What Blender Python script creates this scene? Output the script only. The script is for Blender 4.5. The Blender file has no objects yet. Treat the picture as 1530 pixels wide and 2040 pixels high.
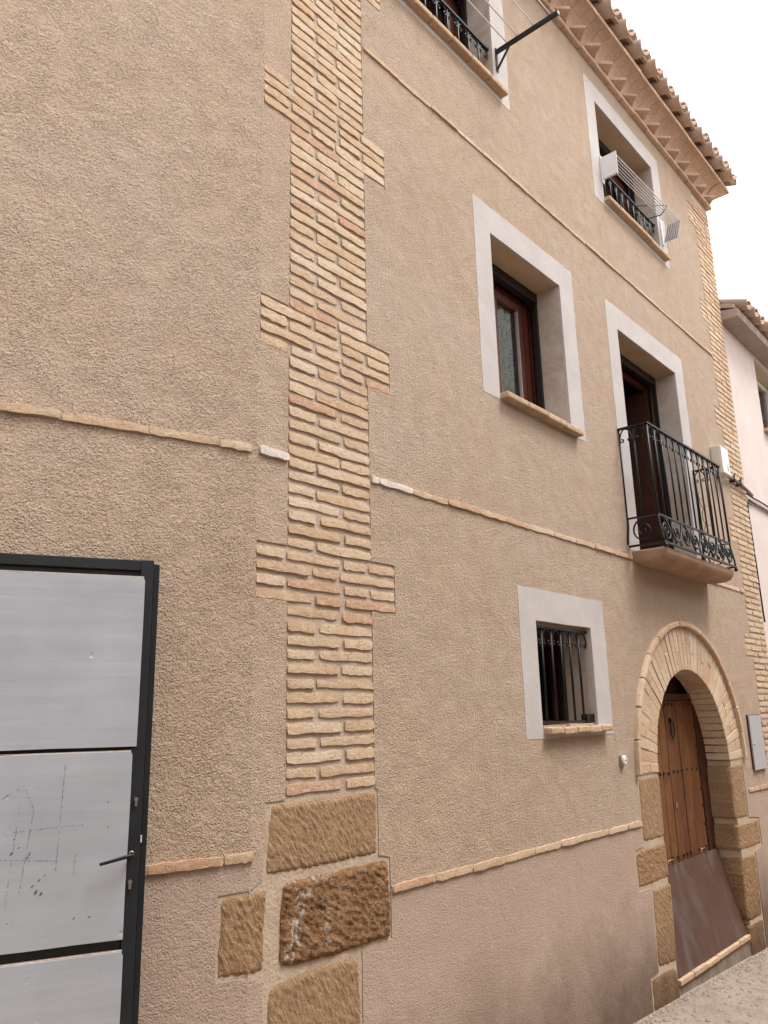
import bpy, bmesh, math, random
from mathutils import Vector, Matrix, noise
from mathutils.geometry import tessellate_polygon
S = bpy.context.scene
COL = S.collection
rnd = random.Random(7)
PI = math.pi

# ------------------------------------------------------------------ camera
# World frame: x runs along the street front to the right, y goes into the house, z is up.
F_PX, PITCH, ROLL, YAW = 1596.31, 0.249517, -0.0230347, 0.712685
CAM = Vector((0.0, -2.384, 1.75))
def cam_axes():
    fw = Vector((0, math.cos(PITCH), math.sin(PITCH))); rt = Vector((1, 0, 0)); up = rt.cross(fw)
    c, s = math.cos(ROLL), math.sin(ROLL)
    r2 = rt*c + up*s; u2 = up*c - rt*s
    X = Vector((math.sin(YAW), math.cos(YAW), 0)); Y = Vector((-math.cos(YAW), math.sin(YAW), 0))
    conv = lambda w: Vector((w.dot(X), w.dot(Y), w.z))
    return conv(r2), conv(u2), conv(fw)
RT, UP, FW = cam_axes()
cd = bpy.data.cameras.new('camera'); cam = bpy.data.objects.new('camera', cd); COL.objects.link(cam)
cd.sensor_fit = 'VERTICAL'; cd.sensor_height = 36.0; cd.lens = F_PX/2040*36.0
cd.clip_start = 0.02; cd.clip_end = 500
M = Matrix((RT, UP, -FW)).transposed().to_4x4(); M.translation = CAM
cam.matrix_world = M
S.camera = cam

# ------------------------------------------------------------------ sky, sun, exposure (bright overcast)
SUN_EL, SUN_AZ = math.radians(64), math.radians(152)   # azimuth measured from +y, clockwise
w = bpy.data.worlds.new('World'); S.world = w; w.use_nodes = True
nt = w.node_tree; nt.nodes.clear()
sky = nt.nodes.new('ShaderNodeTexSky'); sky.sky_type = 'NISHITA'; sky.sun_disc = False
sky.sun_elevation = SUN_EL; sky.sun_rotation = SUN_AZ
sky.dust_density = 4.0; sky.air_density = 1.0; sky.ozone_density = 1.0
hs = nt.nodes.new('ShaderNodeHueSaturation'); hs.inputs['Saturation'].default_value = 0.05
cl = nt.nodes.new('ShaderNodeMixRGB'); cl.blend_type = 'MIX'; cl.inputs['Fac'].default_value = 0.55
cl.inputs['Color2'].default_value = (9.0, 9.1, 9.4, 1)      # even cloud layer
bg = nt.nodes.new('ShaderNodeBackground'); bg.inputs['Strength'].default_value = 0.105
out = nt.nodes.new('ShaderNodeOutputWorld')
nt.links.new(sky.outputs[0], hs.inputs['Color']); nt.links.new(hs.outputs[0], cl.inputs['Color1'])
nt.links.new(cl.outputs[0], bg.inputs['Color']); nt.links.new(bg.outputs[0], out.inputs['Surface'])
sd = bpy.data.lights.new('sun', 'SUN'); sd.energy = 1.5; sd.angle = math.radians(22); sd.color = (1.0, 0.96, 0.9)
sun = bpy.data.objects.new('sun', sd); COL.objects.link(sun)
sdir = Vector((math.sin(SUN_AZ)*math.cos(SUN_EL), math.cos(SUN_AZ)*math.cos(SUN_EL), math.sin(SUN_EL)))
sun.rotation_euler = sdir.to_track_quat('Z', 'Y').to_euler(); sun.location = (0, -4, 12)
S.view_settings.view_transform = 'Standard'; S.view_settings.look = 'None'
S.view_settings.exposure = 1.3; S.view_settings.gamma = 1.0; S.view_settings.use_curve_mapping = False

# ------------------------------------------------------------------ frames of the walls
A0 = math.radians(16.6891)
KX = 1.985                                              # blunt corner between the two walls
K = Vector((KX, 0, 0))
DA = Vector((math.cos(A0), -math.sin(A0), 0)); NA = Vector((-math.sin(A0), -math.cos(A0), 0))
G0 = math.radians(66) - YAW
P0 = Vector((1.524, -0.008, 0)); DG = Vector((math.cos(G0), -math.sin(G0), 0)); NG = Vector((-math.sin(G0), -math.cos(G0), 0))
FB = lambda u, o, z: Vector((u, -o, z))                 # street front (u, outwards, z)
FA = lambda s, o, z: K + DA*s + NA*o + Vector((0, 0, z))  # side wall
FG = lambda s, o, z: P0 + DG*s + NG*o + Vector((0, 0, z))  # metal door leaf
def ground_z(x): return -0.02 - 0.045*(max(-8, min(16, x)) - 5.14)

# ------------------------------------------------------------------ materials
def mat(name): 
    m = bpy.data.materials.new(name); m.use_nodes = True
    n = m.node_tree; b = n.nodes['Principled BSDF']
    b.inputs['Specular IOR Level'].default_value = 0.25
    return m, n, b
def N(n, t, **kw):
    k = n.nodes.new(t)
    for a, v in kw.items():
        if a in k.inputs: k.inputs[a].default_value = v
        else: setattr(k, a, v)
    return k
def coords(n, scale=(1, 1, 1), rot=(0, 0, 0), kind='Object'):
    t = N(n, 'ShaderNodeTexCoord'); mp = N(n, 'ShaderNodeMapping')
    mp.inputs['Scale'].default_value = scale; mp.inputs['Rotation'].default_value = rot
    n.links.new(t.outputs[kind], mp.inputs['Vector']); return mp.outputs[0]
def world_coords(n, scale=(1, 1, 1), rot=(0, 0, 0)):
    t = N(n, 'ShaderNodeNewGeometry'); mp = N(n, 'ShaderNodeMapping')
    mp.inputs['Scale'].default_value = scale; mp.inputs['Rotation'].default_value = rot
    n.links.new(t.outputs['Position'], mp.inputs['Vector']); return mp.outputs[0]
def noise_tex(n, v, scale, detail=4, rough=0.55, dist=0.0):
    k = N(n, 'ShaderNodeTexNoise'); k.inputs['Scale'].default_value = scale; k.inputs['Detail'].default_value = detail
    k.inputs['Roughness'].default_value = rough; k.inputs['Distortion'].default_value = dist
    n.links.new(v, k.inputs['Vector']); return k.outputs['Fac']
def ramp(n, fac, stops, interp='LINEAR'):
    r = N(n, 'ShaderNodeValToRGB'); r.color_ramp.interpolation = interp
    e = r.color_ramp.elements
    while len(e) < len(stops): e.new(0.5)
    for x, (p, c) in zip(e, stops):
        x.position = p; x.color = (c, c, c, 1) if not isinstance(c, tuple) else (*c, 1)
    n.links.new(fac, r.inputs[0]); return r.outputs[0]
def mix(n, fac, a, b, blend='MIX'):
    m = N(n, 'ShaderNodeMixRGB', blend_type=blend)
    for i, v in ((0, fac), (1, a), (2, b)):
        if isinstance(v, (int, float)): m.inputs[i].default_value = v
        elif isinstance(v, tuple): m.inputs[i].default_value = (*v, 1)
        else: n.links.new(v, m.inputs[i])
    return m.outputs[0]
def math_(n, op, a, b):
    m = N(n, 'ShaderNodeMath', operation=op)
    for i, v in ((0, a), (1, b)):
        if isinstance(v, (int, float)): m.inputs[i].default_value = v
        else: n.links.new(v, m.inputs[i])
    return m.outputs[0]
def bump(n, b, h, dist, strength=1.0):
    k = N(n, 'ShaderNodeBump'); k.inputs['Strength'].default_value = strength; k.inputs['Distance'].default_value = dist
    n.links.new(h, k.inputs['Height']); n.links.new(k.outputs[0], b.inputs['Normal'])
def finish(n, b, col, rough=0.9):
    if isinstance(col, tuple): b.inputs['Base Color'].default_value = (*col, 1)
    else: n.links.new(col, b.inputs['Base Color'])
    if isinstance(rough, (int, float)): b.inputs['Roughness'].default_value = rough
    else: n.links.new(rough, b.inputs['Roughness'])

def m_stucco(name='stucco', zsplit=-9.0):
    m, n, b = mat(name); v = world_coords(n)
    big = noise_tex(n, v, 0.9, 5, 0.6); mid = noise_tex(n, v, 5.0, 4, 0.6); fine = noise_tex(n, v, 130, 3, 0.6)
    c = mix(n, ramp(n, big, [(0.32, 0.0), (0.68, 1.0)]), (0.442, 0.316, 0.222), (0.437, 0.333, 0.262))
    c = mix(n, ramp(n, mid, [(0.35, 0.0), (0.75, 0.45)]), c, (0.484, 0.365, 0.264))
    c = mix(n, ramp(n, fine, [(0.3, 0.0), (0.75, 0.28)]), c, (0.530, 0.405, 0.299))
    stv = world_coords(n, (1, 1, 0.10))
    c = mix(n, ramp(n, noise_tex(n, stv, 7, 5, 0.65), [(0.50, 0.0), (0.72, 0.38)]), c, (0.489, 0.396, 0.319))
    c = mix(n, ramp(n, noise_tex(n, v, 1.3, 7, 0.7, 0.8), [(0.52, 0.0), (0.70, 0.35)]), c, (0.359, 0.243, 0.152))
    # sand of the coat: light and dark grains
    sg = noise_tex(n, v, 190, 2.5, 0.6)
    c = mix(n, ramp(n, sg, [(0.52, 0.0), (0.66, 0.6)]), c, (0.603, 0.468, 0.346))
    c = mix(n, ramp(n, noise_tex(n, v, 150, 2.5, 0.65, 0.3), [(0.55, 0.0), (0.68, 0.45)]), c, (0.26, 0.178, 0.118))
    c = mix(n, ramp(n, noise_tex(n, v, 0.75, 6, 0.68, 0.6), [(0.50, 0.0), (0.68, 0.5)]), c, (0.475, 0.375, 0.305))
    # below the string course the coat is finer and greyer, with damp rising from the ground
    sep = N(n, 'ShaderNodeSeparateXYZ'); n.links.new(v, sep.inputs[0])
    low = math_(n, 'LESS_THAN', sep.outputs['Z'], zsplit)
    pl = mix(n, ramp(n, noise_tex(n, v, 1.6, 6, 0.65), [(0.3, 0.0), (0.7, 1.0)]), (0.385, 0.280, 0.215), (0.415, 0.315, 0.255))
    pl = mix(n, ramp(n, fine, [(0.35, 0.0), (0.72, 0.3)]), pl, (0.468, 0.365, 0.294))
    hz = math_(n, 'ADD', sep.outputs['Z'], math_(n, 'MULTIPLY', noise_tex(n, v, 2.5, 6, 0.7), -0.75))
    damp = ramp(n, hz, [(0.0, 1.0), (0.16, 0.0)]); dm = N(n, 'ShaderNodeMapRange'); n.links.new(hz, dm.inputs[0])
    dm.inputs[1].default_value = -0.36; dm.inputs[2].default_value = 0.26; dm.inputs[3].default_value = 0.95; dm.inputs[4].default_value = 0.0
    pl = mix(n, dm.outputs[0], pl, (0.13, 0.086, 0.062))
    c = mix(n, low, c, pl)
    g1 = noise_tex(n, v, 140, 2.0, 0.55); g2 = noise_tex(n, v, 320, 2, 0.5); pt_ = ramp(n, noise_tex(n, v, 9, 3, 0.6), [(0.35, 0.35), (0.65, 1.0)])
    g0 = noise_tex(n, v, 62, 3, 0.6)
    g1 = math_(n, 'MULTIPLY', ramp(n, g1, [(0.30, 0.0), (0.47, 0.85), (0.65, 1.0)]), pt_)
    h = math_(n, 'ADD', math_(n, 'ADD', g1, math_(n, 'MULTIPLY', g2, 0.4)), math_(n, 'MULTIPLY', g0, 0.9))
    h = math_(n, 'MULTIPLY', h, math_(n, 'SUBTRACT', 1.0, math_(n, 'MULTIPLY', low, 0.55)))
    bump(n, b, h, 0.0085, 1.0); finish(n, b, c, 0.95); return m
def m_plain_stucco(name, c1, c2, scale=3, bscale=60, bd=0.0015):
    m, n, b = mat(name); v = world_coords(n)
    a = noise_tex(n, v, scale, 6, 0.6)
    c = mix(n, ramp(n, a, [(0.3, 0.0), (0.7, 1.0)]), c1, c2)
    bump(n, b, noise_tex(n, v, bscale, 4, 0.6), bd); finish(n, b, c, 0.93); return m
def m_plaster():
    m, n, b = mat('window_plaster'); v = world_coords(n)
    a = noise_tex(n, v, 4, 7, 0.62, 0.5); s = noise_tex(n, v, 1.7, 5, 0.7, 1.0)
    c = mix(n, ramp(n, a, [(0.3, 0.0), (0.7, 1.0)]), (0.43, 0.395, 0.38), (0.50, 0.465, 0.448))
    c = mix(n, ramp(n, s, [(0.48, 0.0), (0.70, 0.7)]), c, (0.43, 0.37, 0.33))
    bump(n, b, noise_tex(n, v, 35, 5, 0.6), 0.0015); finish(n, b, c, 0.9); return m
def m_reveal():
    m, n, b = mat('reveal_plaster'); v = world_coords(n)
    a = noise_tex(n, v, 6, 7, 0.65, 0.6); s = noise_tex(n, v, 3, 5, 0.7, 1.2)
    c = mix(n, ramp(n, a, [(0.3, 0.0), (0.7, 1.0)]), (0.43, 0.355, 0.30), (0.54, 0.475, 0.425))
    c = mix(n, ramp(n, s, [(0.46, 0.0), (0.66, 0.75)]), c, (0.36, 0.265, 0.19))
    bump(n, b, noise_tex(n, v, 35, 5, 0.6), 0.0015); finish(n, b, c, 0.9); return m
BRICKS = [(0.0, (0.541, 0.399, 0.261)), (0.16, (0.612, 0.475, 0.332)), (0.32, (0.510, 0.353, 0.223)), (0.48, (0.643, 0.510, 0.375)),
          (0.62, (0.571, 0.414, 0.271)), (0.76, (0.530, 0.359, 0.233)), (0.88, (0.612, 0.470, 0.318)), (0.95, (0.510, 0.308, 0.199)), (1.0, (0.530, 0.338, 0.223))]
def m_brick(name='brick', stops=BRICKS, dull=0.0):
    m, n, b = mat(name); v = world_coords(n)
    oi = N(n, 'ShaderNodeObjectInfo')
    c = ramp(n, oi.outputs['Random'], stops)
    a = noise_tex(n, v, 24, 6, 0.72, 0.6); s = noise_tex(n, v, 75, 5, 0.75); t = noise_tex(n, v, 11, 4, 0.65, 0.5); w_ = noise_tex(n, v, 45, 5, 0.7, 0.8)
    c = mix(n, ramp(n, t, [(0.48, 0.0), (0.68, 0.6)]), c, (0.53, 0.345, 0.205))       # fired orange patches
    c = mix(n, ramp(n, a, [(0.50, 0.0), (0.66, 0.65)]), c, (0.63, 0.53, 0.435))        # lime smears
    c = mix(n, ramp(n, w_, [(0.56, 0.0), (0.68, 0.6)]), c, (0.32, 0.185, 0.105))
    c = mix(n, ramp(n, s, [(0.62, 0.0), (0.72, 0.55)]), c, (0.19, 0.115, 0.07))
    h = math_(n, 'ADD', math_(n, 'MULTIPLY', w_, 0.8), math_(n, 'MULTIPLY', s, 0.7))
    bump(n, b, h, 0.008); finish(n, b, c, 0.93); return m
def m_mortar():
    m, n, b = mat('mortar'); v = world_coords(n)
    a = noise_tex(n, v, 9, 6, 0.65); s = noise_tex(n, v, 120, 3, 0.7)
    c = mix(n, ramp(n, a, [(0.35, 0.0), (0.65, 1.0)]), (0.43, 0.335, 0.25), (0.51, 0.41, 0.325))
    c = mix(n, ramp(n, s, [(0.45, 0.0), (0.7, 0.4)]), c, (0.50, 0.425, 0.365))
    bump(n, b, noise_tex(n, v, 95, 4, 0.75), 0.008); finish(n, b, c, 0.95); return m
def m_stone():
    m, n, b = mat('sandstone'); v = world_coords(n)
    tc = N(n, 'ShaderNodeNewGeometry'); mp = N(n, 'ShaderNodeMapping', vector_type='TEXTURE'); n.links.new(tc.outputs['Position'], mp.inputs['Vector'])
    mp.inputs['Rotation'].default_value = (0, math.radians(-28), 0); mp.inputs['Scale'].default_value = (1, 1, 3.2)
    a = noise_tex(n, v, 6, 6, 0.65); s = noise_tex(n, mp.outputs[0], 105, 4, 0.6, 0.3); d = noise_tex(n, v, 24, 5, 0.7, 0.5); g = noise_tex(n, v, 260, 3, 0.6)
    oi = N(n, 'ShaderNodeObjectInfo')
    c = mix(n, ramp(n, a, [(0.3, 0.0), (0.7, 1.0)]), (0.290, 0.159, 0.074), (0.410, 0.252, 0.138))
    c = mix(n, ramp(n, s, [(0.50, 0.0), (0.68, 0.65)]), c, (0.519, 0.353, 0.218))
    c = mix(n, ramp(n, s, [(0.32, 0.6), (0.46, 0.0)]), c, (0.170, 0.087, 0.039))
    c = mix(n, ramp(n, d, [(0.57, 0.0), (0.70, 0.55)]), c, (0.200, 0.106, 0.048))
    c = mix(n, ramp(n, oi.outputs['Random'], [(0.0, 0.0), (1.0, 0.5)]), c, (0.419, 0.285, 0.177))
    sep = N(n, 'ShaderNodeSeparateXYZ'); n.links.new(v, sep.inputs[0])
    hz = math_(n, 'ADD', sep.outputs['Z'], math_(n, 'MULTIPLY', noise_tex(n, v, 5, 6, 0.7), -0.6))
    dm = N(n, 'ShaderNodeMapRange'); n.links.new(hz, dm.inputs[0])
    dm.inputs[1].default_value = -0.38; dm.inputs[2].default_value = 0.16; dm.inputs[3].default_value = 0.9; dm.inputs[4].default_value = 0.0
    c = mix(n, dm.outputs[0], c, (0.120, 0.066, 0.034))
    h = math_(n, 'ADD', s, math_(n, 'MULTIPLY', g, 0.5))
    bump(n, b, h, 0.015); finish(n, b, c, 0.95); return m
def m_lichen_stone():
    m, n, b = mat('lichen_sandstone'); v = world_coords(n)
    a = noise_tex(n, v, 9, 6, 0.65); d = noise_tex(n, v, 42, 5, 0.72, 0.5); l = noise_tex(n, v, 30, 6, 0.75, 0.7); k = noise_tex(n, v, 6, 3, 0.5)
    sx = N(n, 'ShaderNodeSeparateXYZ'); n.links.new(v, sx.inputs[0]); lm = N(n, 'ShaderNodeMapRange'); n.links.new(sx.outputs['X'], lm.inputs[0])
    lm.inputs[1].default_value = 2.18; lm.inputs[2].default_value = 2.55; lm.inputs[3].default_value = 1.0; lm.inputs[4].default_value = 0.12
    c = mix(n, ramp(n, a, [(0.3, 0.0), (0.7, 1.0)]), (0.24, 0.115, 0.046), (0.36, 0.205, 0.10))
    c = mix(n, ramp(n, d, [(0.52, 0.0), (0.64, 0.85)]), c, (0.075, 0.045, 0.028))
    c = mix(n, math_(n, 'MULTIPLY', ramp(n, l, [(0.52, 0.0), (0.58, 1.0)]), math_(n, 'MULTIPLY', ramp(n, k, [(0.42, 0.0), (0.54, 1.0)]), lm.outputs[0])), c, (0.60, 0.53, 0.46))
    bump(n, b, math_(n, 'ADD', d, math_(n, 'MULTIPLY', noise_tex(n, v, 130, 4, 0.7), 0.5)), 0.022); finish(n, b, c, 0.95); return m
def m_door_wood():
    m, n, b = mat('old_door_wood'); v = world_coords(n, (1, 1, 0.06))
    a = noise_tex(n, v, 55, 5, 0.6, 1.0); g = noise_tex(n, v, 220, 3, 0.6); p = noise_tex(n, world_coords(n, (1, 1, 0.35)), 7, 4, 0.6)
    oi = N(n, 'ShaderNodeObjectInfo')
    c = mix(n, ramp(n, a, [(0.3, 0.0), (0.72, 1.0)]), (0.105, 0.036, 0.012), (0.225, 0.088, 0.028))
    c = mix(n, ramp(n, p, [(0.40, 0.0), (0.66, 0.75)]), c, (0.085, 0.030, 0.011))
    c = mix(n, ramp(n, oi.outputs['Random'], [(0, 0.0), (1, 0.35)]), c, (0.29, 0.125, 0.042))
    c = mix(n, ramp(n, g, [(0.58, 0.0), (0.72, 0.55)]), c, (0.085, 0.032, 0.012))
    c = mix(n, ramp(n, noise_tex(n, world_coords(n, (1, 1, 0.25)), 16, 5, 0.7, 0.6), [(0.52, 0.0), (0.68, 0.6)]), c, (0.06, 0.026, 0.012))
    bump(n, b, math_(n, 'ADD', a, g), 0.005); finish(n, b, c, 0.68); return m
def m_simple(name, col, rough=0.6, metal=0.0, var=0.0, vs=20, bd=0.0, spec=0.3):
    m, n, b = mat(name); v = world_coords(n); b.inputs['Metallic'].default_value = metal
    b.inputs['Specular IOR Level'].default_value = spec
    c = col
    if var:
        a = noise_tex(n, v, vs, 5, 0.6)
        c = mix(n, ramp(n, a, [(0.3, 0.0), (0.7, 1.0)]), tuple(x*(1-var) for x in col), tuple(min(1, x*(1+var)) for x in col))
    if bd: bump(n, b, noise_tex(n, v, vs*3, 4, 0.6), bd)
    finish(n, b, c, rough); return m
def m_rust():
    m, n, b = mat('rusty_sheet'); v = world_coords(n); st = world_coords(n, (1, 1, 0.3))
    a = noise_tex(n, st, 4.5, 5, 0.55, 0.7); r = noise_tex(n, v, 30, 6, 0.7); k = noise_tex(n, v, 5, 5, 0.6)
    c = mix(n, ramp(n, k, [(0.3, 0.0), (0.7, 1.0)]), (0.074, 0.036, 0.025), (0.104, 0.053, 0.037))
    c = mix(n, ramp(n, r, [(0.4, 0.0), (0.7, 0.5)]), c, (0.07, 0.036, 0.025))
    c = mix(n, ramp(n, a, [(0.50, 0.0), (0.66, 0.5)]), c, (0.135, 0.12, 0.118))
    b.inputs['Metallic'].default_value = 0.15
    bump(n, b, r, 0.001); finish(n, b, c, 0.75); return m
def m_foil():
    m, n, b = mat('foil_board'); v = world_coords(n, (0.06, 0.06, 1)); f = world_coords(n)
    a = noise_tex(n, v, 16, 4, 0.55); k = noise_tex(n, f, 3, 5, 0.65); s = noise_tex(n, f, 30, 4, 0.6)
    c = mix(n, ramp(n, k, [(0.3, 0.0), (0.7, 1.0)]), (0.41, 0.43, 0.475), (0.455, 0.475, 0.515))
    c = mix(n, ramp(n, a, [(0.45, 0.0), (0.7, 0.35)]), c, (0.54, 0.56, 0.60))
    c = mix(n, ramp(n, s, [(0.6, 0.0), (0.75, 0.25)]), c, (0.36, 0.355, 0.37))
    d = ramp(n, noise_tex(n, f, 26, 2, 0.5), [(0.72, 0.0), (0.84, 1.0)])
    b.inputs['Metallic'].default_value = 0.35
    h = math_(n, 'SUBTRACT', a, math_(n, 'MULTIPLY', d, 0.8))
    bump(n, b, h, 0.0016); finish(n, b, c, ramp(n, k, [(0.3, 0.38), (0.7, 0.55)])); return m
def m_tile():
    m, n, b = mat('roof_tile'); v = world_coords(n)
    oi = N(n, 'ShaderNodeObjectInfo')
    c = ramp(n, oi.outputs['Random'], [(0, (0.52, 0.365, 0.285)), (0.35, (0.48, 0.36, 0.285)), (0.7, (0.56, 0.405, 0.315)), (1, (0.46, 0.355, 0.295))])
    a = noise_tex(n, v, 14, 6, 0.65)
    c = mix(n, ramp(n, a, [(0.42, 0.0), (0.7, 0.6)]), c, (0.32, 0.25, 0.205))
    bump(n, b, noise_tex(n, v, 60, 4, 0.6), 0.002); finish(n, b, c, 0.92); return m
def m_glass():
    m = bpy.data.materials.new('window_glass'); m.use_nodes = True; n = m.node_tree; n.nodes.clear()
    o = N(n, 'ShaderNodeOutputMaterial'); mx = N(n, 'ShaderNodeMixShader'); t = N(n, 'ShaderNodeBsdfTransparent'); g = N(n, 'ShaderNodeBsdfGlossy')
    t.inputs[0].default_value = (0.95, 0.97, 0.96, 1); g.inputs['Roughness'].default_value = 0.02
    fr = N(n, 'ShaderNodeFresnel'); fr.inputs['IOR'].default_value = 1.5
    n.links.new(fr.outputs[0], mx.inputs[0]); n.links.new(t.outputs[0], mx.inputs[1]); n.links.new(g.outputs[0], mx.inputs[2])
    n.links.new(mx.outputs[0], o.inputs[0]); return m
def m_curtain():
    m, n, b = mat('lace_curtain'); v = world_coords(n)
    a = noise_tex(n, v, 22, 3, 0.5, 2.5)
    c = mix(n, ramp(n, a, [(0.52, 0.0), (0.56, 1.0), (0.6, 0.0)]), (0.50, 0.54, 0.53), (0.10, 0.12, 0.11))
    finish(n, b, c, 0.9); return m
def m_ground():
    m, n, b = mat('dusty_paving'); v = world_coords(n)
    a = noise_tex(n, v, 2.2, 6, 0.65); s = noise_tex(n, v, 40, 5, 0.7); k = noise_tex(n, v, 160, 3, 0.6); e = noise_tex(n, v, 8, 5, 0.65)
    c = mix(n, ramp(n, a, [(0.3, 0.0), (0.7, 1.0)]), (0.38, 0.30, 0.24), (0.47, 0.39, 0.325))
    c = mix(n, ramp(n, e, [(0.45, 0.0), (0.7, 0.6)]), c, (0.27, 0.20, 0.145))
    c = mix(n, ramp(n, s, [(0.52, 0.0), (0.68, 0.8)]), c, (0.17, 0.13, 0.10))
    c = mix(n, ramp(n, k, [(0.55, 0.0), (0.7, 0.6)]), c, (0.52, 0.47, 0.42))
    bump(n, b, math_(n, 'ADD', s, k), 0.012); finish(n, b, c, 0.95); return m
MT = dict(stucco=m_stucco('stucco', 1.05), stucco_a=m_stucco('stucco_side', 1.275), plaster=m_plaster(), reveal=m_reveal(), brick=m_brick(), mortar=m_mortar(),
    smooth_mortar=m_plain_stucco('smooth_mortar', (0.40, 0.30, 0.21), (0.49, 0.39, 0.30), 9, 70, 0.005),
    stone=m_stone(), lichen=m_lichen_stone(), doorwood=m_door_wood(), rust=m_rust(), foil=m_foil(), tile=m_tile(), glass=m_glass(),
    curtain=m_curtain(), ground=m_ground(),
    sillbrick=m_brick('sill_brick', [(0, (0.46, 0.31, 0.195)), (0.5, (0.52, 0.365, 0.235)), (1, (0.44, 0.305, 0.20))]),
    paintbrick=m_simple('whitewashed_brick', (0.63, 0.56, 0.50), 0.9, 0, 0.14, 40, 0.003),
    corbrick=m_brick('cornice_brick', [(0, (0.50, 0.345, 0.26)), (0.5, (0.56, 0.40, 0.295)), (1, (0.46, 0.325, 0.25))]),
    mahogany=m_simple('mahogany', (0.10, 0.025, 0.014), 0.42, 0, 0.25, 30, 0, 0.4),
    darkwood=m_simple('dark_reddish_wood', (0.06, 0.02, 0.011), 0.7, 0, 0.35, 18, 0.001),
    iron=m_simple('black_iron', (0.006, 0.006, 0.007), 0.45, 0.0, 0.2, 40, 0.0004, 0.3),
    blackmetal=m_simple('black_frame_paint', (0.012, 0.014, 0.017), 0.5, 0.0, 0.3, 12, 0.0003, 0.4),
    shutter=m_simple('dark_shutter_metal', (0.018, 0.015, 0.015), 0.45, 0, 0.2, 30),
    beige=m_simple('beige_strip', (0.36, 0.29, 0.22), 0.7, 0, 0.1, 30),
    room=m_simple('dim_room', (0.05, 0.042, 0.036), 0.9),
    slab=m_plain_stucco('balcony_plaster', (0.30, 0.185, 0.118), (0.40, 0.265, 0.18), 6, 90, 0.004),
    white=m_simple('white_paint', (0.72, 0.71, 0.69), 0.5, 0, 0.05, 20),
    wire=m_simple('white_wire', (0.70, 0.70, 0.72), 0.4, 0.0),
    boxplastic=m_simple('cream_plastic', (0.60, 0.56, 0.47), 0.5, 0, 0.06, 15),
    greydoor=m_simple('grey_cabinet_paint', (0.36, 0.35, 0.365), 0.45, 0.1, 0.05, 10),
    cable=m_simple('black_cable', (0.016, 0.015, 0.015), 0.6),
    conduit=m_simple('brown_conduit', (0.19, 0.14, 0.115), 0.65, 0, 0.1, 30),
    steel=m_simple('dull_steel', (0.34, 0.31, 0.27), 0.4, 0.8),
    nail=m_simple('iron_nail', (0.035, 0.03, 0.03), 0.6, 0.4),
    blue=m_simple('blue_cord', (0.03, 0.11, 0.17), 0.7),
    pink=m_plain_stucco('pale_pink_render', (0.60, 0.51, 0.475), (0.66, 0.575, 0.545), 2.5, 70, 0.003),
    ochre=m_plain_stucco('ochre_render', (0.40, 0.30, 0.21), (0.47, 0.37, 0.27), 2, 60, 0.003),
    cream=m_simple('cream_reveal', (0.52, 0.47, 0.37), 0.9, 0, 0.08, 6),
    concrete=m_plain_stucco('eave_concrete', (0.31, 0.25, 0.215), (0.38, 0.32, 0.28), 4, 40, 0.004),
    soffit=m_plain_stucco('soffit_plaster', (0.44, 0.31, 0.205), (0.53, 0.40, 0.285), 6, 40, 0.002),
    riser=m_plain_stucco('dirty_riser', (0.15, 0.11, 0.082), (0.27, 0.215, 0.17), 9, 60, 0.006),
    twig=m_simple('dry_twig', (0.075, 0.05, 0.032), 0.9), leaf=m_simple('dry_leaf', (0.13, 0.085, 0.04), 0.9, 0, 0.3, 60),
    peb=m_brick('pebble', [(0, (0.30, 0.25, 0.21)), (0.5, (0.42, 0.37, 0.33)), (1, (0.24, 0.18, 0.14))]),
    dent=m_simple('torn_foam', (0.10, 0.10, 0.105), 0.9), filler=m_simple('dirty_foam_edge', (0.45, 0.36, 0.30), 0.9, 0, 0.3, 60))

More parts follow.
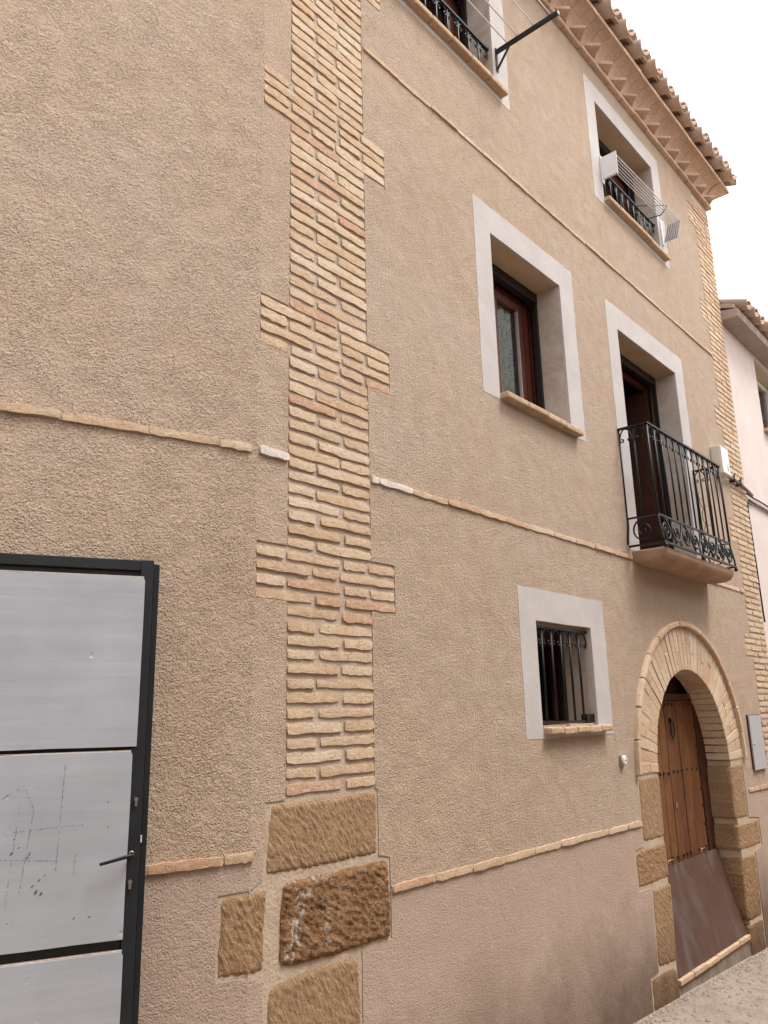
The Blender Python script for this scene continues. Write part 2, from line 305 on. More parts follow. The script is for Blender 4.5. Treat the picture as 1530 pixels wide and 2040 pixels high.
# ------------------------------------------------------------------ builders
WL = {}
def link(o, parent, loc):
    COL.objects.link(o)
    WL[o.name] = Vector(loc)
    if parent is not None:
        o.parent = parent; o.location = Vector(loc) - WL[parent.name]
    else: o.location = loc
    return o
def tag(o, label=None, cat=None, group=None, kind=None):
    if label: o['label'] = label
    if cat: o['category'] = cat
    if group: o['group'] = group
    if kind: o['kind'] = kind
    return o
def empty(name, loc, parent=None):
    return link(bpy.data.objects.new(name, None), parent, loc)
class MB:
    def __init__(s, frame=FB): s.v, s.f, s.fr = [], [], frame
    def add(s, vs, fs):
        n = len(s.v); s.v += [tuple(q) for q in vs]; s.f += [tuple(i+n for i in f) for f in fs]; return s
    def box(s, u0, u1, o0, o1, z0, z1):
        vs = [(u, o, z) for z in (z0, z1) for o in (o0, o1) for u in (u0, u1)]
        return s.add(vs, [(0, 1, 3, 2), (4, 6, 7, 5), (0, 4, 5, 1), (2, 3, 7, 6), (0, 2, 6, 4), (1, 5, 7, 3)])
    def pane(s, u0, u1, o, z0, z1):
        return s.add([(u0, o, z0), (u1, o, z0), (u1, o, z1), (u0, o, z1)], [(0, 1, 2, 3)])
    def prism(s, prof, a, b, axis='u'):
        # closed profile extruded along an axis: prof in (o, z) for 'u', (u, z) for 'o', (u, o) for 'z'
        mk = {'u': lambda p, t: (t, p[0], p[1]), 'o': lambda p, t: (p[0], t, p[1]), 'z': lambda p, t: (p[0], p[1], t)}[axis]
        n = len(prof); vs = [mk(p, a) for p in prof] + [mk(p, b) for p in prof]
        return s.add(vs, [tuple(range(n))[::-1], tuple(range(n, 2*n))] + [(i, (i+1) % n, n+(i+1) % n, n+i) for i in range(n)])
    def tube(s, pts, r, n=6, caps=True, r2=None):
        P = [Vector(p) for p in pts]; rings = []
        ref = None
        for i, p in enumerate(P):
            d = (P[min(i+1, len(P)-1)] - P[max(i-1, 0)]).normalized()
            if ref is None or abs(ref.dot(d)) > 0.98:
                ref = Vector((0, 0, 1)) if abs(d.z) < 0.9 else Vector((0, 1, 0))
            a = d.cross(ref).normalized(); b2 = d.cross(a).normalized(); ref = -d.cross(a).cross(d) if False else ref
            rr = r if r2 is None else r + (r2-r)*i/(len(P)-1)
            rings.append([p + a*math.cos(2*PI*k/n)*rr + b2*math.sin(2*PI*k/n)*rr for k in range(n)])
        vs = [q for g in rings for q in g]; fs = []
        for i in range(len(P)-1):
            for k in range(n):
                fs.append((i*n+k, i*n+(k+1) % n, (i+1)*n+(k+1) % n, (i+1)*n+k))
        if caps: fs += [tuple(range(n))[::-1], tuple((len(P)-1)*n+k for k in range(n))]
        return s.add(vs, fs)
    def ball(s, c, r, n=8, sq=1.0):
        vs = [(c[0], c[1], c[2]+r*sq)]; 
        for j in range(1, 5):
            t = PI*j/5
            vs += [(c[0]+r*math.sin(t)*math.cos(2*PI*k/n), c[1]+r*math.sin(t)*math.sin(2*PI*k/n), c[2]+r*sq*math.cos(t)) for k in range(n)]
        vs.append((c[0], c[1], c[2]-r*sq)); fs = []
        for k in range(n): fs += [(0, 1+k, 1+(k+1) % n), (len(vs)-1, 1+3*n+(k+1) % n, 1+3*n+k)]
        for j in range(3):
            for k in range(n): fs.append((1+j*n+k, 1+(j+1)*n+k, 1+(j+1)*n+(k+1) % n, 1+j*n+(k+1) % n))
        return s.add(vs, fs)
    def mesh(s, name, m, smooth=False, center=True):
        P = [Vector(s.fr(*q)) for q in s.v]
        c = Vector((0, 0, 0))
        if center:
            c = Vector([(min(p[i] for p in P)+max(p[i] for p in P))/2 for i in range(3)])
        me = bpy.data.meshes.new(name); me.from_pydata([p-c for p in P], [], s.f)
        bm = bmesh.new(); bm.from_mesh(me); bmesh.ops.recalc_face_normals(bm, faces=bm.faces); bm.to_mesh(me); bm.free()
        me.materials.append(m)
        if smooth: me.polygons.foreach_set('use_smooth', [True]*len(me.polygons))
        return me, c
    def build(s, name, m, parent=None, smooth=False, bevel=0.0):
        me, c = s.mesh(name, MT[m] if isinstance(m, str) else m, smooth)
        o = link(bpy.data.objects.new(name, me), parent, c)
        if bevel:
            b = o.modifiers.new('soft_edges', 'BEVEL'); b.width = bevel; b.segments = 2; b.limit_method = 'ANGLE'; b.angle_limit = math.radians(40)
        return o

def wobble(poly, step=0.06, amp=0.0025, closed=True):
    out_ = []
    for i, p in enumerate(poly):
        if not closed and i == len(poly)-1: out_.append(p); break
        q = poly[(i+1) % len(poly)]
        L = math.hypot(q[0]-p[0], q[1]-p[1]); k = max(1, int(L/step))
        for j in range(k):
            t = j/k; a = amp if 0 < j else 0.0
            out_.append((p[0]+(q[0]-p[0])*t + rnd.uniform(-a, a), p[1]+(q[1]-p[1])*t + rnd.uniform(-a, a)))
    return out_
def sheet(name, loops, front, thick, frame, m, parent, bev=0.003):
    """flat sheet with holes: loops[0] outer outline, the others holes, all in (u, z); front face at o = front"""
    loops = [list(l) for l in loops]
    flat = [p for l in loops for p in l]; n = len(flat)
    tris = tessellate_polygon([[Vector((p[0], p[1], 0)) for p in l] for l in loops])
    mb = MB(frame); mb.v = [(p[0], front, p[1]) for p in flat] + [(p[0], front-thick, p[1]) for p in flat]
    mb.f = [tuple(t) for t in tris] + [tuple(i+n for i in t)[::-1] for t in tris]
    k = 0
    for l in loops:
        for i in range(len(l)): a, b = k+i, k+(i+1) % len(l); mb.f.append((a, b, b+n, a+n))
        k += len(l)
    return mb.build(name, m, parent, bevel=bev)

def brick_mesh(name, L, H, D, m, r, jit=0.0055, nx=7, nz=2, rough=0.0014, pull=0.0012):
    """one hand-made brick: front towards -y, origin in the middle of its front"""
    vs, idx = [], {}
    for j in range(nz+1):
        for i in range(nx+1):
            x = -L/2 + L*i/nx; z = -H/2 + H*j/nz; edge = (i in (0, nx)) or (j in (0, nz)); corner = (i in (0, nx)) and (j in (0, nz))
            y = r.uniform(-rough, rough) + (pull*(1.8 if corner else 1.0) if edge else 0)
            if j in (0, nz): z += r.uniform(-jit, jit*0.7)*(1 if j else -1)
            if i in (0, nx): x += r.uniform(-jit, jit*0.5)*(1 if i else -1)
            if corner: x *= 1-0.02*r.random(); z *= 1-0.22*r.random()
            idx[i, j] = len(vs); vs.append((x, y, z))
    fs = [(idx[i, j], idx[i+1, j], idx[i+1, j+1], idx[i, j+1]) for i in range(nx) for j in range(nz)]
    ring = [(i, 0) for i in range(nx)] + [(nx, j) for j in range(nz)] + [(i, nz) for i in range(nx, 0, -1)] + [(0, j) for j in range(nz, 0, -1)]
    back = []
    for a in ring:
        v = vs[idx[a]]; back.append(len(vs)); vs.append(v); vs.append((v[0], D, v[2]))
    n = len(ring)
    for k in range(n):
        k2 = (k+1) % n; fs.append((back[k2], back[k], back[k]+1, back[k2]+1))
    me = bpy.data.meshes.new(name); me.from_pydata(vs, [], fs); me.materials.append(MT[m])
    me.polygons.foreach_set('use_smooth', [True]*len(me.polygons))
    return me
BM = {}
def put_brick(name, L, H, u, o, z, parent, frame='B', m='brick', D=0.04, rotz=0.0, kinds=14, tilt=0.0, jit=0.0036):
    """a brick centred at (u, z) with its front at o; alike bricks share mesh data"""
    q = round(L/0.05)*0.05 or 0.05
    key = (q, m, D, jit)
    if key not in BM: BM[key] = [brick_mesh(name, q, 0.036, D, m, rnd, jit) for _ in range(kinds)]
    ob = bpy.data.objects.new(name, rnd.choice(BM[key]))
    P = (FB if frame == 'B' else FA)(u, o, z)
    link(ob, parent, P)
    ob.rotation_euler = (0, tilt, (0 if frame == 'B' else -A0) + rotz)
    ob.scale = (L/q, 1, H/0.036)
    return ob

# ------------------------------------------------------------------ ground
xs = [-120, -60, -30, -12, -8, -4, 0, 4, 8, 12, 16, 22, 40, 80, 160]; ys = [-160, -60, -20, -8, -4, -2, 0, 2, 10, 60, 160]
g = MB(lambda x, y, z: Vector((x, y, z)))
g.add([(x, y, ground_z(x)) for y in ys for x in xs], [(j*len(xs)+i, j*len(xs)+i+1, (j+1)*len(xs)+i+1, (j+1)*len(xs)+i) for j in range(len(ys)-1) for i in range(len(xs)-1)])
gr = g.build('ground', 'ground'); tag(gr, 'dusty beige concrete lane with loose grit along the house', 'ground', kind='structure')
g = MB(lambda x, y, z: Vector((x, y, z)))
for _ in range(1500):
    x = rnd.uniform(4.0, 8.8); y = -abs(rnd.gauss(0, rnd.choice((0.05, 0.35)))) - 0.015; r = rnd.choice((0.004, 0.005, 0.006, 0.009, 0.014))*rnd.uniform(0.7, 1.2)
    c = (x, y, ground_z(x)+r*0.25); vs = [(c[0]+r*a*rnd.uniform(.7, 1.2), c[1]+r*b*rnd.uniform(.7, 1.2), c[2]+r*d*rnd.uniform(.5, .9)) for a, b, d in ((1, 0, 0), (0, 1, 0), (-1, 0, 0), (0, -1, 0), (0, 0, 1), (0, 0, -1))]
    g.add(vs, [(0, 1, 4), (1, 2, 4), (2, 3, 4), (3, 0, 4), (1, 0, 5), (2, 1, 5), (3, 2, 5), (0, 3, 5)])
tag(g.build('grit', 'peb'), 'loose grit and small pebbles lying along the wall foot', 'grit', kind='stuff')

# ================================================================== the house
ZT, ZB = 7.205, -0.6
house = empty('town_house', (5.2, 0, ground_z(5.2)))
tag(house, 'beige stucco three-storey house with brick corner pillar, arched wooden door and white window surrounds', 'house')
TEETH = [(2.205, 2.432), (3.300, 3.510), (4.452, 4.668), (5.625, 5.845), (6.78, 7.0)]
# --- openings in the street front: outer white surround and opening (u0, u1, z0, z1)
WIN = {
 'W1': ((2.65, 4.20, 5.825, 7.03), (2.83, 4.015, 5.895, 6.855)),
 'W2': ((3.663, 4.915, 3.566, 4.878), (3.84, 4.718, 3.60, 4.688)),
 'W3': ((3.896, 4.94, 1.612, 2.452), (4.073, 4.745, 1.657, 2.267)),
 'W4': ((5.46, 7.017, 2.88, 4.89), (5.646, 6.817, 2.89, 4.695)),
 'W5': ((5.478, 7.02, 5.825, 7.03), (5.655, 6.835, 5.895, 6.855)),
}
CX, CZ, RI, RO, RT_ = 6.294, 1.335, 0.712, 1.04, 1.08
# strip between the corner and the pillar
lp = [(KX, ZB), (2.052, ZB), (2.052, 0.858), (KX+.006, 0.886), (KX+.006, 1.165), (2.045, 1.19), (2.056, 1.452), (2.153, 1.452)]
for a, b in TEETH: lp += [(2.153, a), (KX+.006, a), (KX+.006, b), (2.153, b)]
lp += [(2.153, ZT), (KX, ZT)]
sheet('stucco_wall', [lp], 0, 0.02, FB, 'stucco_a', house, 0)
# main street wall
lp = [(2.566, ZB), (2.566, 0.852), (2.747, 0.862), (2.747, 1.175), (2.676, 1.19), (2.676, 1.452), (2.662, 1.455)]
for a, b in TEETH: lp += [(2.662, a), (2.824, a), (2.824, b), (2.662, b)]
lp += [(2.662, ZT), (7.965, ZT)]
for a, b in reversed(TEETH): lp += [(7.965, b), (7.79, b), (7.79, a), (7.965, a)]
lp += [(7.965, ZB), (7.345, ZB), (7.345, 0.60), (7.545, 0.625), (7.545, 0.85), (7.298, 0.872), (7.298, 1.315), (7.335, 1.335)]
lp = wobble(lp, amp=.002, closed=False)
lp += [(CX+RO*math.cos(t), CZ+RO*math.sin(t)) for t in [PI*i/40 for i in range(41)]]
lp += [(5.235, 1.32), (5.228, 0.905), (5.098, 0.895), (5.098, 0.655), (5.278, 0.65), (5.272, 0.17), (5.148, 0.165), (5.148, ZB)]
holes = []
for k, (so, op) in WIN.items():
    a, b, c, d = so
    if k == 'W1': a = 2.9        # its left side lies beyond the pillar's toothing and out of the picture
    if k == 'W1': a = 2.835
    holes.append(wobble([(a, c), (b, c), (b, d), (a, d)], amp=.0018))
wallB = sheet('stucco_wall', [lp] + holes, 0, 0.02, FB, 'stucco', house, .0025)
# side wall (left of the blunt corner)
sheet('stucco_wall', [wobble([(-7, ZB), (0.0, ZB), (0.0, 0.886), (-0.118, 0.892), (-0.116, 1.162), (0.0, 1.165), (0.0, ZT), (-7, ZT)], .2, 0)], 0, 0.02, FA, 'stucco_a', house, 0)
# body behind the skins
MB(FA).box(-7, -0.03, -0.3, -0.022, ZB, ZT).build('wall_core', 'mortar', house)
MB().box(8.30, 8.435, -7, -0.02, ZB, ZT-.01).build('gable_wall', 'stucco', house)
MB().box(-4.6, 8.43, -7.1, -6.9, ZB, ZT-.01).build('rear_wall', 'stucco', house)

# --- corner pillar: mortar bed with every brick on it
pil = MB().box(KX+.004, 2.84, -0.09, -0.0055, 1.44, ZT-.01).build('brick_pillar', 'mortar', house)
sm = MB().box(KX+.004, 2.76, -0.088, -0.0035, ZB, 1.452).build('stone_mortar', 'smooth_mortar', house)
PITCH_Z = 0.0568
def lay_row(x0, x1, z, first, parent, m='brick', name='brick', o=0.0022):
    x = x0; kind = first; hgt = rnd.uniform(0.033, 0.0385) + 0.006*max(0, min(1, (z-2.4)/1.2))
    while x < x1-0.05:
        L = (0.30 if kind else 0.152)*rnd.uniform(0.95, 1.05); j = rnd.uniform(0.012, 0.030)
        if x1-(x+L+j) < 0.09: L = x1-x
        hb = hgt*rnd.uniform(0.94, 1.08)
        put_brick(name, L, hb, x+L/2, o+rnd.uniform(-0.0015, 0.0035), z+rnd.uniform(-.0025, .0025), parent, m=m, tilt=rnd.uniform(-.006, .006))
        x += L+j; kind = not kind
i = 0
z = 1.486
while z < ZT-.03:
    tooth = [t for t in TEETH if t[0] < z < t[1]]
    if tooth: lay_row(KX+.006, 2.822, z, bool(i % 2), pil)
    else: lay_row(2.157, 2.659, z, bool(i % 2 == 0), pil)
    z += PITCH_Z; i += 1
# --- far quoin
quo = MB().box(7.78, 8.44, -0.09, -0.0055, ZB, ZT-.01).build('brick_quoin', 'mortar', house)
z = 0.93; i = 0
while z < ZT-.03:
    tooth = [t for t in TEETH if t[0] < z < t[1]]
    lay_row(7.794 if tooth else 7.968, 8.452, z, bool(i % 2), quo)
    z += PITCH_Z; i += 1

# --- dressed stones: displaced tooled faces
def stone(name, outline, front, depth, parent, m='stone', nx=34, nz=26, rough=0.010, frame='B', ang=62, freq=22, jamb=None):
    """outline = (u at bottom-left, bottom-right, top-right, top-left) with z; front bulges and carries chisel marks"""
    (a0, b0), (a1, b1), (a2, b2), (a3, b3) = outline
    seed = rnd.uniform(0, 50); vs = []; idx = {}; rnd_c = [rnd.uniform(.02, .10) for _ in range(4)]
    ca, sa = math.cos(math.radians(ang)), math.sin(math.radians(ang))
    for j in range(nz+1):
        for i in range(nx+1):
            s, t = i/nx, j/nz
            u = (a0*(1-s)+a1*s)*(1-t)+(a3*(1-s)+a2*s)*t; z = (b0*(1-s)+b1*s)*(1-t)+(b3*(1-s)+b2*s)*t
            cr = (abs(2*s-1)*abs(2*t-1))**7; uc, zc_ = (a0+a1+a2+a3)/4, (b0+b1+b2+b3)/4; kk = rnd_c[(0 if s < .5 else 1)+(0 if t < .5 else 2)]
            rad = min(abs(a1-a0), abs(b3-b0)); dd = Vector((uc-u, 0, zc_-z)); dd = dd.normalized() if dd.length > 1e-6 else dd
            u += dd.x*cr*kk*rad; z += dd.z*cr*kk*rad
            du = noise.noise((z*9+seed, 3.1, s*2))*0.011 + noise.noise((z*40+seed, 1.1, s*2))*0.004; dz = noise.noise((u*9+seed, 7.7, t*2))*0.010 + noise.noise((u*40+seed, 2.7, t*2))*0.004
            al = u*ca - z*sa; ac = u*sa + z*ca
            chis = noise.noise((al*freq*1.5+seed, ac*freq*4.2, 0.3))*0.75 + noise.noise((al*freq*3+seed, ac*freq*7, 9))*0.35
            big = noise.noise((u*7+seed, z*7, 2))*0.8
            e = min(s, 1-s)*abs(a1-a0); f = min(t, 1-t)*abs(b3-b0); d = min(e, f)
            roundo = -0.012*max(0, 1-d/0.025)**2
            o = front + rough*(chis*1.0+big*0.5) + roundo
            idx[i, j] = len(vs); vs.append((u+du*(1 if i in (0, nx) else .4), o, z+dz*(1 if j in (0, nz) else .4)))
    fs = [(idx[i, j], idx[i+1, j], idx[i+1, j+1], idx[i, j+1]) for i in range(nx) for j in range(nz)]
    ring = [(i, 0) for i in range(nx)] + [(nx, j) for j in range(nz)] + [(i, nz) for i in range(nx, 0, -1)] + [(0, j) for j in range(nz, 0, -1)]
    prev = [idx[a] for a in ring]
    steps = 8 if depth > 0.1 else 1
    for k in range(1, steps+1):
        cur = []
        for a in ring:
            v = vs[idx[a]]; q = rough*0.7*noise.noise((k*1.7+seed, v[0]*9, v[2]*16)) if steps > 1 else 0
            cur.append(len(vs)); vs.append((v[0]+q, v[1]-depth*k/steps, v[2]))
        n = len(ring)
        for c in range(n): fs.append((prev[(c+1) % n], prev[c], cur[c], cur[(c+1) % n]))
        prev = cur
    mb = MB(FB)
    if frame == 'bent':       # u measured along the wall from the blunt corner, negative on the side wall
        mb.fr = lambda u, o, z: (FA(u, o, z) if u < 0 else FB(KX+u, o, z))
    mb.v, mb.f = vs, fs
    return mb.build(name, m, parent, smooth=True)
q = lambda l, b, r, t, s=0.0: ((l, b), (r, b+s), (r+0.004, t+s), (l+0.006, t))
stone('corner_stone', ((2.056, 1.196), (2.672, 1.190), (2.670, 1.450), (2.080, 1.440)), 0.004, 0.07, house, nx=130, nz=56, rough=0.006)
stone('corner_stone', ((2.128, 0.885), (2.738, 0.866), (2.732, 1.166), (2.138, 1.164)), 0.012, 0.08, house, 'lichen', nx=120, nz=60, rough=0.008, ang=30, freq=18)
stone('corner_stone', ((2.052, ZB), (2.562, ZB), (2.559, 0.848), (2.068, 0.850)), 0.004, 0.07, house, nx=110, nz=200, rough=0.0065, ang=58)
stone('corner_stone', ((-0.116, 0.898), (0.074, 0.890), (0.088, 1.162), (-0.110, 1.158)), 0.002, 0.05, house, nx=44, nz=60, rough=0.006, frame='bent')
MB(FA).box(-0.125, 0.0, -0.06, -0.0035, 0.87, 1.18).build('stone_mortar', 'smooth_mortar', house)

# --- string courses: a mortar strip carrying a row of bricks laid flat
def string_course(fr, u0, u1, z, colors=None, frame='B', hz=0.032, holes_at=()):
    st = MB(fr).box(u0, u1, -0.01, 0.005, z-hz*0.38, z+hz*0.38).build('string_course', 'smooth_mortar', house)
    u = u0; k = 0
    while u < u1-0.03:
        L = rnd.uniform(0.26, 0.31); m = 'brick'
        if colors and k < len(colors): L, m = colors[k]
        if u+L > u1-0.05: L = u1-u
        put_brick('brick', L-0.006, hz*rnd.uniform(0.94, 1.06), u+L/2, 0.011+rnd.uniform(-.003, .003), z+rnd.uniform(-.003, .003), st, frame=frame, m=m, D=0.03, tilt=rnd.uniform(-.010, .010), jit=0.0044)
        u += L; k += 1
    return st
string_course(FB, 2.668, 5.49, 2.823, [(0.055, 'paintbrick'), (0.255, 'paintbrick')])
string_course(FB, 7.03, 7.955, 2.823)
string_course(FB, 2.668, 7.955, 5.255, hz=0.024)
string_course(FB, 2.752, 5.222, 1.048)
string_course(FB, 7.372, 7.955, 1.075)
string_course(FA, -3.0, -0.022, 2.803, None, 'A')
st = MB().box(KX+.01, 2.150, -0.01, 0.004, 2.79, 2.82).build('string_course', 'smooth_mortar', house)
put_brick('brick', 0.155, 0.036, KX+.09, 0.014, 2.805, st, m='paintbrick', D=0.03)
string_course(FA, -3.0, 0.045-0.03, 1.275, None, 'A')

# ================================================================== windows
def spiral_arch(w_, h_, rc=0.016, n=12):
    """wrought-iron arch whose two feet curl inwards; local (u, z) from the top middle"""
    pts = []; R = w_/2-0.004
    for i in range(n): 
        t = PI*1.75 - PI*1.75*i/n      # left curl, from its inside end
        pts.append((-R+rc+rc*(0.5+0.5*i/n)*math.cos(PI+t), -h_ + rc*(0.5+0.5*i/n)*math.sin(PI+t)))
    arch = [(-R*math.cos(PI*i/n), -h_ + h_*math.sin(PI*i/n)) for i in range(n+1)]
    pts = pts + arch + [(-x, z) for x, z in reversed(pts)]
    return pts
SC = {}
def scroll(name, w_, h_, u, o, z, parent, r=0.0048):
    key = (round(w_, 3), round(h_, 3), r)
    if key not in SC: SC[key] = MB().tube([(a, 0, b) for a, b in spiral_arch(w_, h_)], r, 5).mesh(name, MT['iron'], True, center=False)[0]
    return link(bpy.data.objects.new(name, SC[key]), parent, FB(u, o, z))
def window(key, name, label, glazing, curtain=False, depth=0.185):
    (a, b, c, d), (u0, u1, z0, z1) = WIN[key]
    win = sheet(name, [wobble([(a-.002, c-.002), (b+.002, c-.002), (b+.002, d+.002), (a-.002, d+.002)], .09, .0032), wobble([(u0, z0), (u1, z0), (u1, z1), (u0, z1)], .1, .0014)], 0.0018, 0.018, FB, 'plaster', house, .002)
    win['label'] = label
    # plastered reveals
    D = -depth
    MB().box(u0-.08, u0, D-.034, -0.015, z0-.05, z1+.05).build('reveal', 'reveal', win)
    MB().box(u1, u1+.08, D-.034, -0.015, z0-.05, z1+.05).build('reveal', 'reveal', win)
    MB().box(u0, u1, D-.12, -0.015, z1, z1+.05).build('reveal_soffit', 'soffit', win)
    MB().box(u0, u1, D-.12, -0.015, z0-.05, z0).build('reveal', 'reveal', win)
    # shutter guides and box; behind them the opening widens to take the frame, sashes and panes
    e, X = 0.001, 0.075
    for s0, s1 in ((u0+e, u0+.026), (u1-.026, u1-e)): MB().box(s0, s1, D-.033, D, z0+e, z1-.075).build('shutter_guide', 'shutter', win)
    MB().box(u0+e, u1-e, D-.05, D+.002, z1-.075, z1-e).build('shutter_box', 'shutter', win)
    for s0, s1 in ((u0-X-.03, u0-X), (u1+X, u1+X+.03)): MB().box(s0, s1, D-.14, D-.0345, z0-.05, z1+.05).build('beige_lining', 'beige', win)
    f0, f1 = u0-X+e, u1+X-e
    fr = MB().box(f0, f0+.045, D-.13, D-.087, z0+e, z1-.05).box(f1-.045, f1, D-.13, D-.087, z0+e, z1-.05).box(f0+.046, f1-.046, D-.13, D-.087, z1-.10, z1-.05).box(f0+.046, f1-.046, D-.13, D-.087, z0+e, z0+.045).build('frame', 'mahogany', win, bevel=.004)
    for s0, s1, sw in glazing:
        zz0, zz1 = z0+.047, z1-.104
        sa = MB().box(s0, s0+.07, D-.125, D-.08, zz0, zz1).box(s1-sw, s1, D-.125, D-.08, zz0, zz1).box(s0+.071, s1-sw-.001, D-.125, D-.08, zz1-.06, zz1).box(s0+.071, s1-sw-.001, D-.125, D-.08, zz0, zz0+.08).build('sash', 'mahogany', win, bevel=.006)
        MB().box(s1-sw*.55, s1-sw*.5, D-.0805, D-.0765, zz0+.002, zz1-.002).build('moulding', 'shutter', sa)
        MB().box(s1-sw-.002, s1-sw+.006, D-.099, D-.078, zz0+.081, zz1-.061).build('bead', 'greydoor', sa)
        MB().pane(s0+.072, s1-sw-.003, D-.1, zz0+.081, zz1-.061).build('pane', 'glass', sa)
    if curtain:
        cu = MB(); n = 60; L = u1-u0
        vs = [(u0+L*i/n, D-.135+0.012*math.sin(i*1.1)+0.006*math.sin(i*2.7), zz) for zz in (z0+.03, z1-.1) for i in range(n+1)]
        cu.add(vs, [(i, i+1, n+2+i, n+1+i) for i in range(n)]); cu.build('curtain', 'curtain', win, smooth=True)
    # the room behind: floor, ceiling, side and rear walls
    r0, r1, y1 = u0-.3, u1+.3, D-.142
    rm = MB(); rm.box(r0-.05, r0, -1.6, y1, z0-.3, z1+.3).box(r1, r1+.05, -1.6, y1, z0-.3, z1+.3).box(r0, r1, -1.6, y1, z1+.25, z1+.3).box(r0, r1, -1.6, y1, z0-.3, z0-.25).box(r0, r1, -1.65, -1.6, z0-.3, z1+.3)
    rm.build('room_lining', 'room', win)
    return win, (u0, u1, z0, z1)
def brick_sill(win, u0, u1, z, n, proj=0.055, th=0.04):
    L = (u1-u0)/n
    for k in range(n):
        a = u0+k*L
        mb = MB(); d1, d2 = rnd.uniform(-.003, .003), rnd.uniform(-.004, .004)
        mb.box(a+.002, a+L-.002, -0.10, proj+d1, z-th+d2, z+d2*.5)
        mb.build('sill_brick', 'sillbrick', win, bevel=.009)
w2, r2 = window('W2', 'window', 'window with lace curtain and brown frame in white surround, no railing', [(3.82, 4.235, .07), (4.236, 4.705, .142)], curtain=True)
brick_sill(w2, 3.842, 4.80, 3.606, 4)
w5, r5 = window('W5', 'window', 'top-floor window beside the folded white drying rack', [(5.64, 6.15, .07), (6.151, 6.855, .135)])
brick_sill(w5, 5.65, 6.93, 5.902, 6)
w1, r1 = window('W1', 'window', 'top-floor window behind the black clothes line arm', [(2.83, 3.33, .07), (3.331, 4.035, .135)])
brick_sill(w1, 2.845, 4.105, 5.902, 6)
w3, r3 = window('W3', 'window', 'small ground-floor window with iron grille', [(4.06, 4.38, .07)], depth=0.2)
brick_sill(w3, 4.075, 4.84, 1.668, 5)
w4, r4 = window('W4', 'balcony_door', 'dark glazed balcony door with brown frame', [(5.64, 6.10, .07)])
lf = MB().box(6.800, 6.845, -.93, -.27, 2.94, 4.60).build('open_leaf', 'darkwood', w4, bevel=.006)
MB().box(6.78, 6.80, -.60, -.55, 3.85, 3.87).build('leaf_handle', 'steel', lf)
MB().box(6.14, 6.24, -.62, -.60, 2.95, 4.55).box(6.30, 6.38, -.66, -.64, 2.95, 4.55).box(6.44, 6.50, -.62, -.60, 2.95, 4.55).box(6.56, 6.62, -.65, -.63, 2.95, 4.55).build('door_curtain', 'darkwood', w4)
MB().box(4.10, 4.36, -0.13, -0.01, 1.669, 1.676).build('sill_tile', 'sillbrick', w3)
MB().box(4.40, 4.70, -0.15, -0.005, 1.670, 1.680).build('sill_tile', 'sillbrick', w3)

# window railings (both top-floor windows) and the grille
def railing(name, win, u0, u1, z0, ztop, n, o):
    rl = MB().box(u0+.002, u1-.002, o-.012, o+.012, ztop-.016, ztop).build(name, 'iron', win)
    sp = (u1-u0)/(n+1)
    for k in range(1, n+1):
        u = u0+k*sp; MB().tube([(u, o, z0), (u, o, ztop-.014)], 0.0065, 6).build('baluster', 'iron', rl, smooth=True)
    for k in range(n+1): scroll('scroll', sp-.012, 0.055, u0+(k+.5)*sp, o, ztop-.018, rl)
    return rl
for wi, (u0, u1, z0, z1) in ((w5, r5), (w1, r1)): railing('window_railing', wi, u0, u1, z0, 6.235, 9, -0.035)
u0, u1, z0, z1 = r3
gl = MB().box(u0+.004, u1-.002, -.042, -.026, 2.232, 2.246).build('window_grille', 'iron', w3)
MB().box(u0+.004, u1-.002, -.042, -.026, 1.688, 1.700).build('rail', 'iron', gl)
sp = (u1-u0)/6
for k in range(1, 6): MB().tube([(u0+k*sp, -.034, 1.70), (u0+k*sp, -.034, 2.232)], 0.0075, 8).build('bar', 'iron', gl, smooth=True)
for k in range(6): scroll('scroll', sp-.012, 0.075, u0+(k+.5)*sp, -.034, 2.230, gl)
MB().box(u1-.10, u1-.001, -.06, -.02, 1.69, 1.735).build('bracket', 'iron', gl)

# ================================================================== balcony
bal = empty('balcony', (6.21, -0.12, 2.85), house)
prof = [(0.0, 2.785), (0.10, 2.775), (0.17, 2.778), (0.215, 2.795), (0.24, 2.83), (0.245, 2.855), (0.235, 2.875), (0.215, 2.882), (-0.05, 2.882), (-0.05, 2.785)]
mb = MB(); L0, L1 = 5.505, 6.995
rings = []
for t, sc in ((0.0, 0.86), (0.012, 0.95), (0.035, 1.0), (0.5, 1.0), (0.965, 1.0), (0.988, 0.95), (1.0, 0.86)):
    u = L0+(L1-L0)*t; rings.append([(u, p[0]*sc if p[0] > 0 else p[0], 2.832+(p[1]-2.832)*(0.6+0.4*((sc-.86)/.14))) for p in prof])
n = len(prof); vs = [p for r in rings for p in r]
fs = [tuple(range(n)), tuple((len(rings)-1)*n+k for k in range(n))] + [(i*n+k, i*n+(k+1) % n, (i+1)*n+(k+1) % n, (i+1)*n+k) for i in range(len(rings)-1) for k in range(n)]
mb.add(vs, fs); mb.build('slab', 'slab', bal, smooth=True)
U0, U1 = 5.465, 6.965
OT, OL, OB = 0.222, 0.234, 0.258         # outward distance of the railing at top, middle and bottom rail
ZT_, ZL, ZBt = 3.801, 3.110, 2.905
def urail(name, z, o, w_, h_):
    mb = MB(); mb.box(U0-w_/2, U0+w_/2, 0, o+w_/2, z-h_, z).box(U1-w_/2, U1+w_/2, 0, o+w_/2, z-h_, z).box(U0+w_/2, U1-w_/2, o-w_/2, o+w_/2, z-h_, z)
    return mb.build(name, 'iron', bal)
urail('top_rail', ZT_, OT, 0.026, 0.013); urail('middle_rail', ZL, OL, 0.016, 0.012); urail('bottom_rail', ZBt, OB, 0.018, 0.013)
nb = 12; sp = (U1-U0)/nb
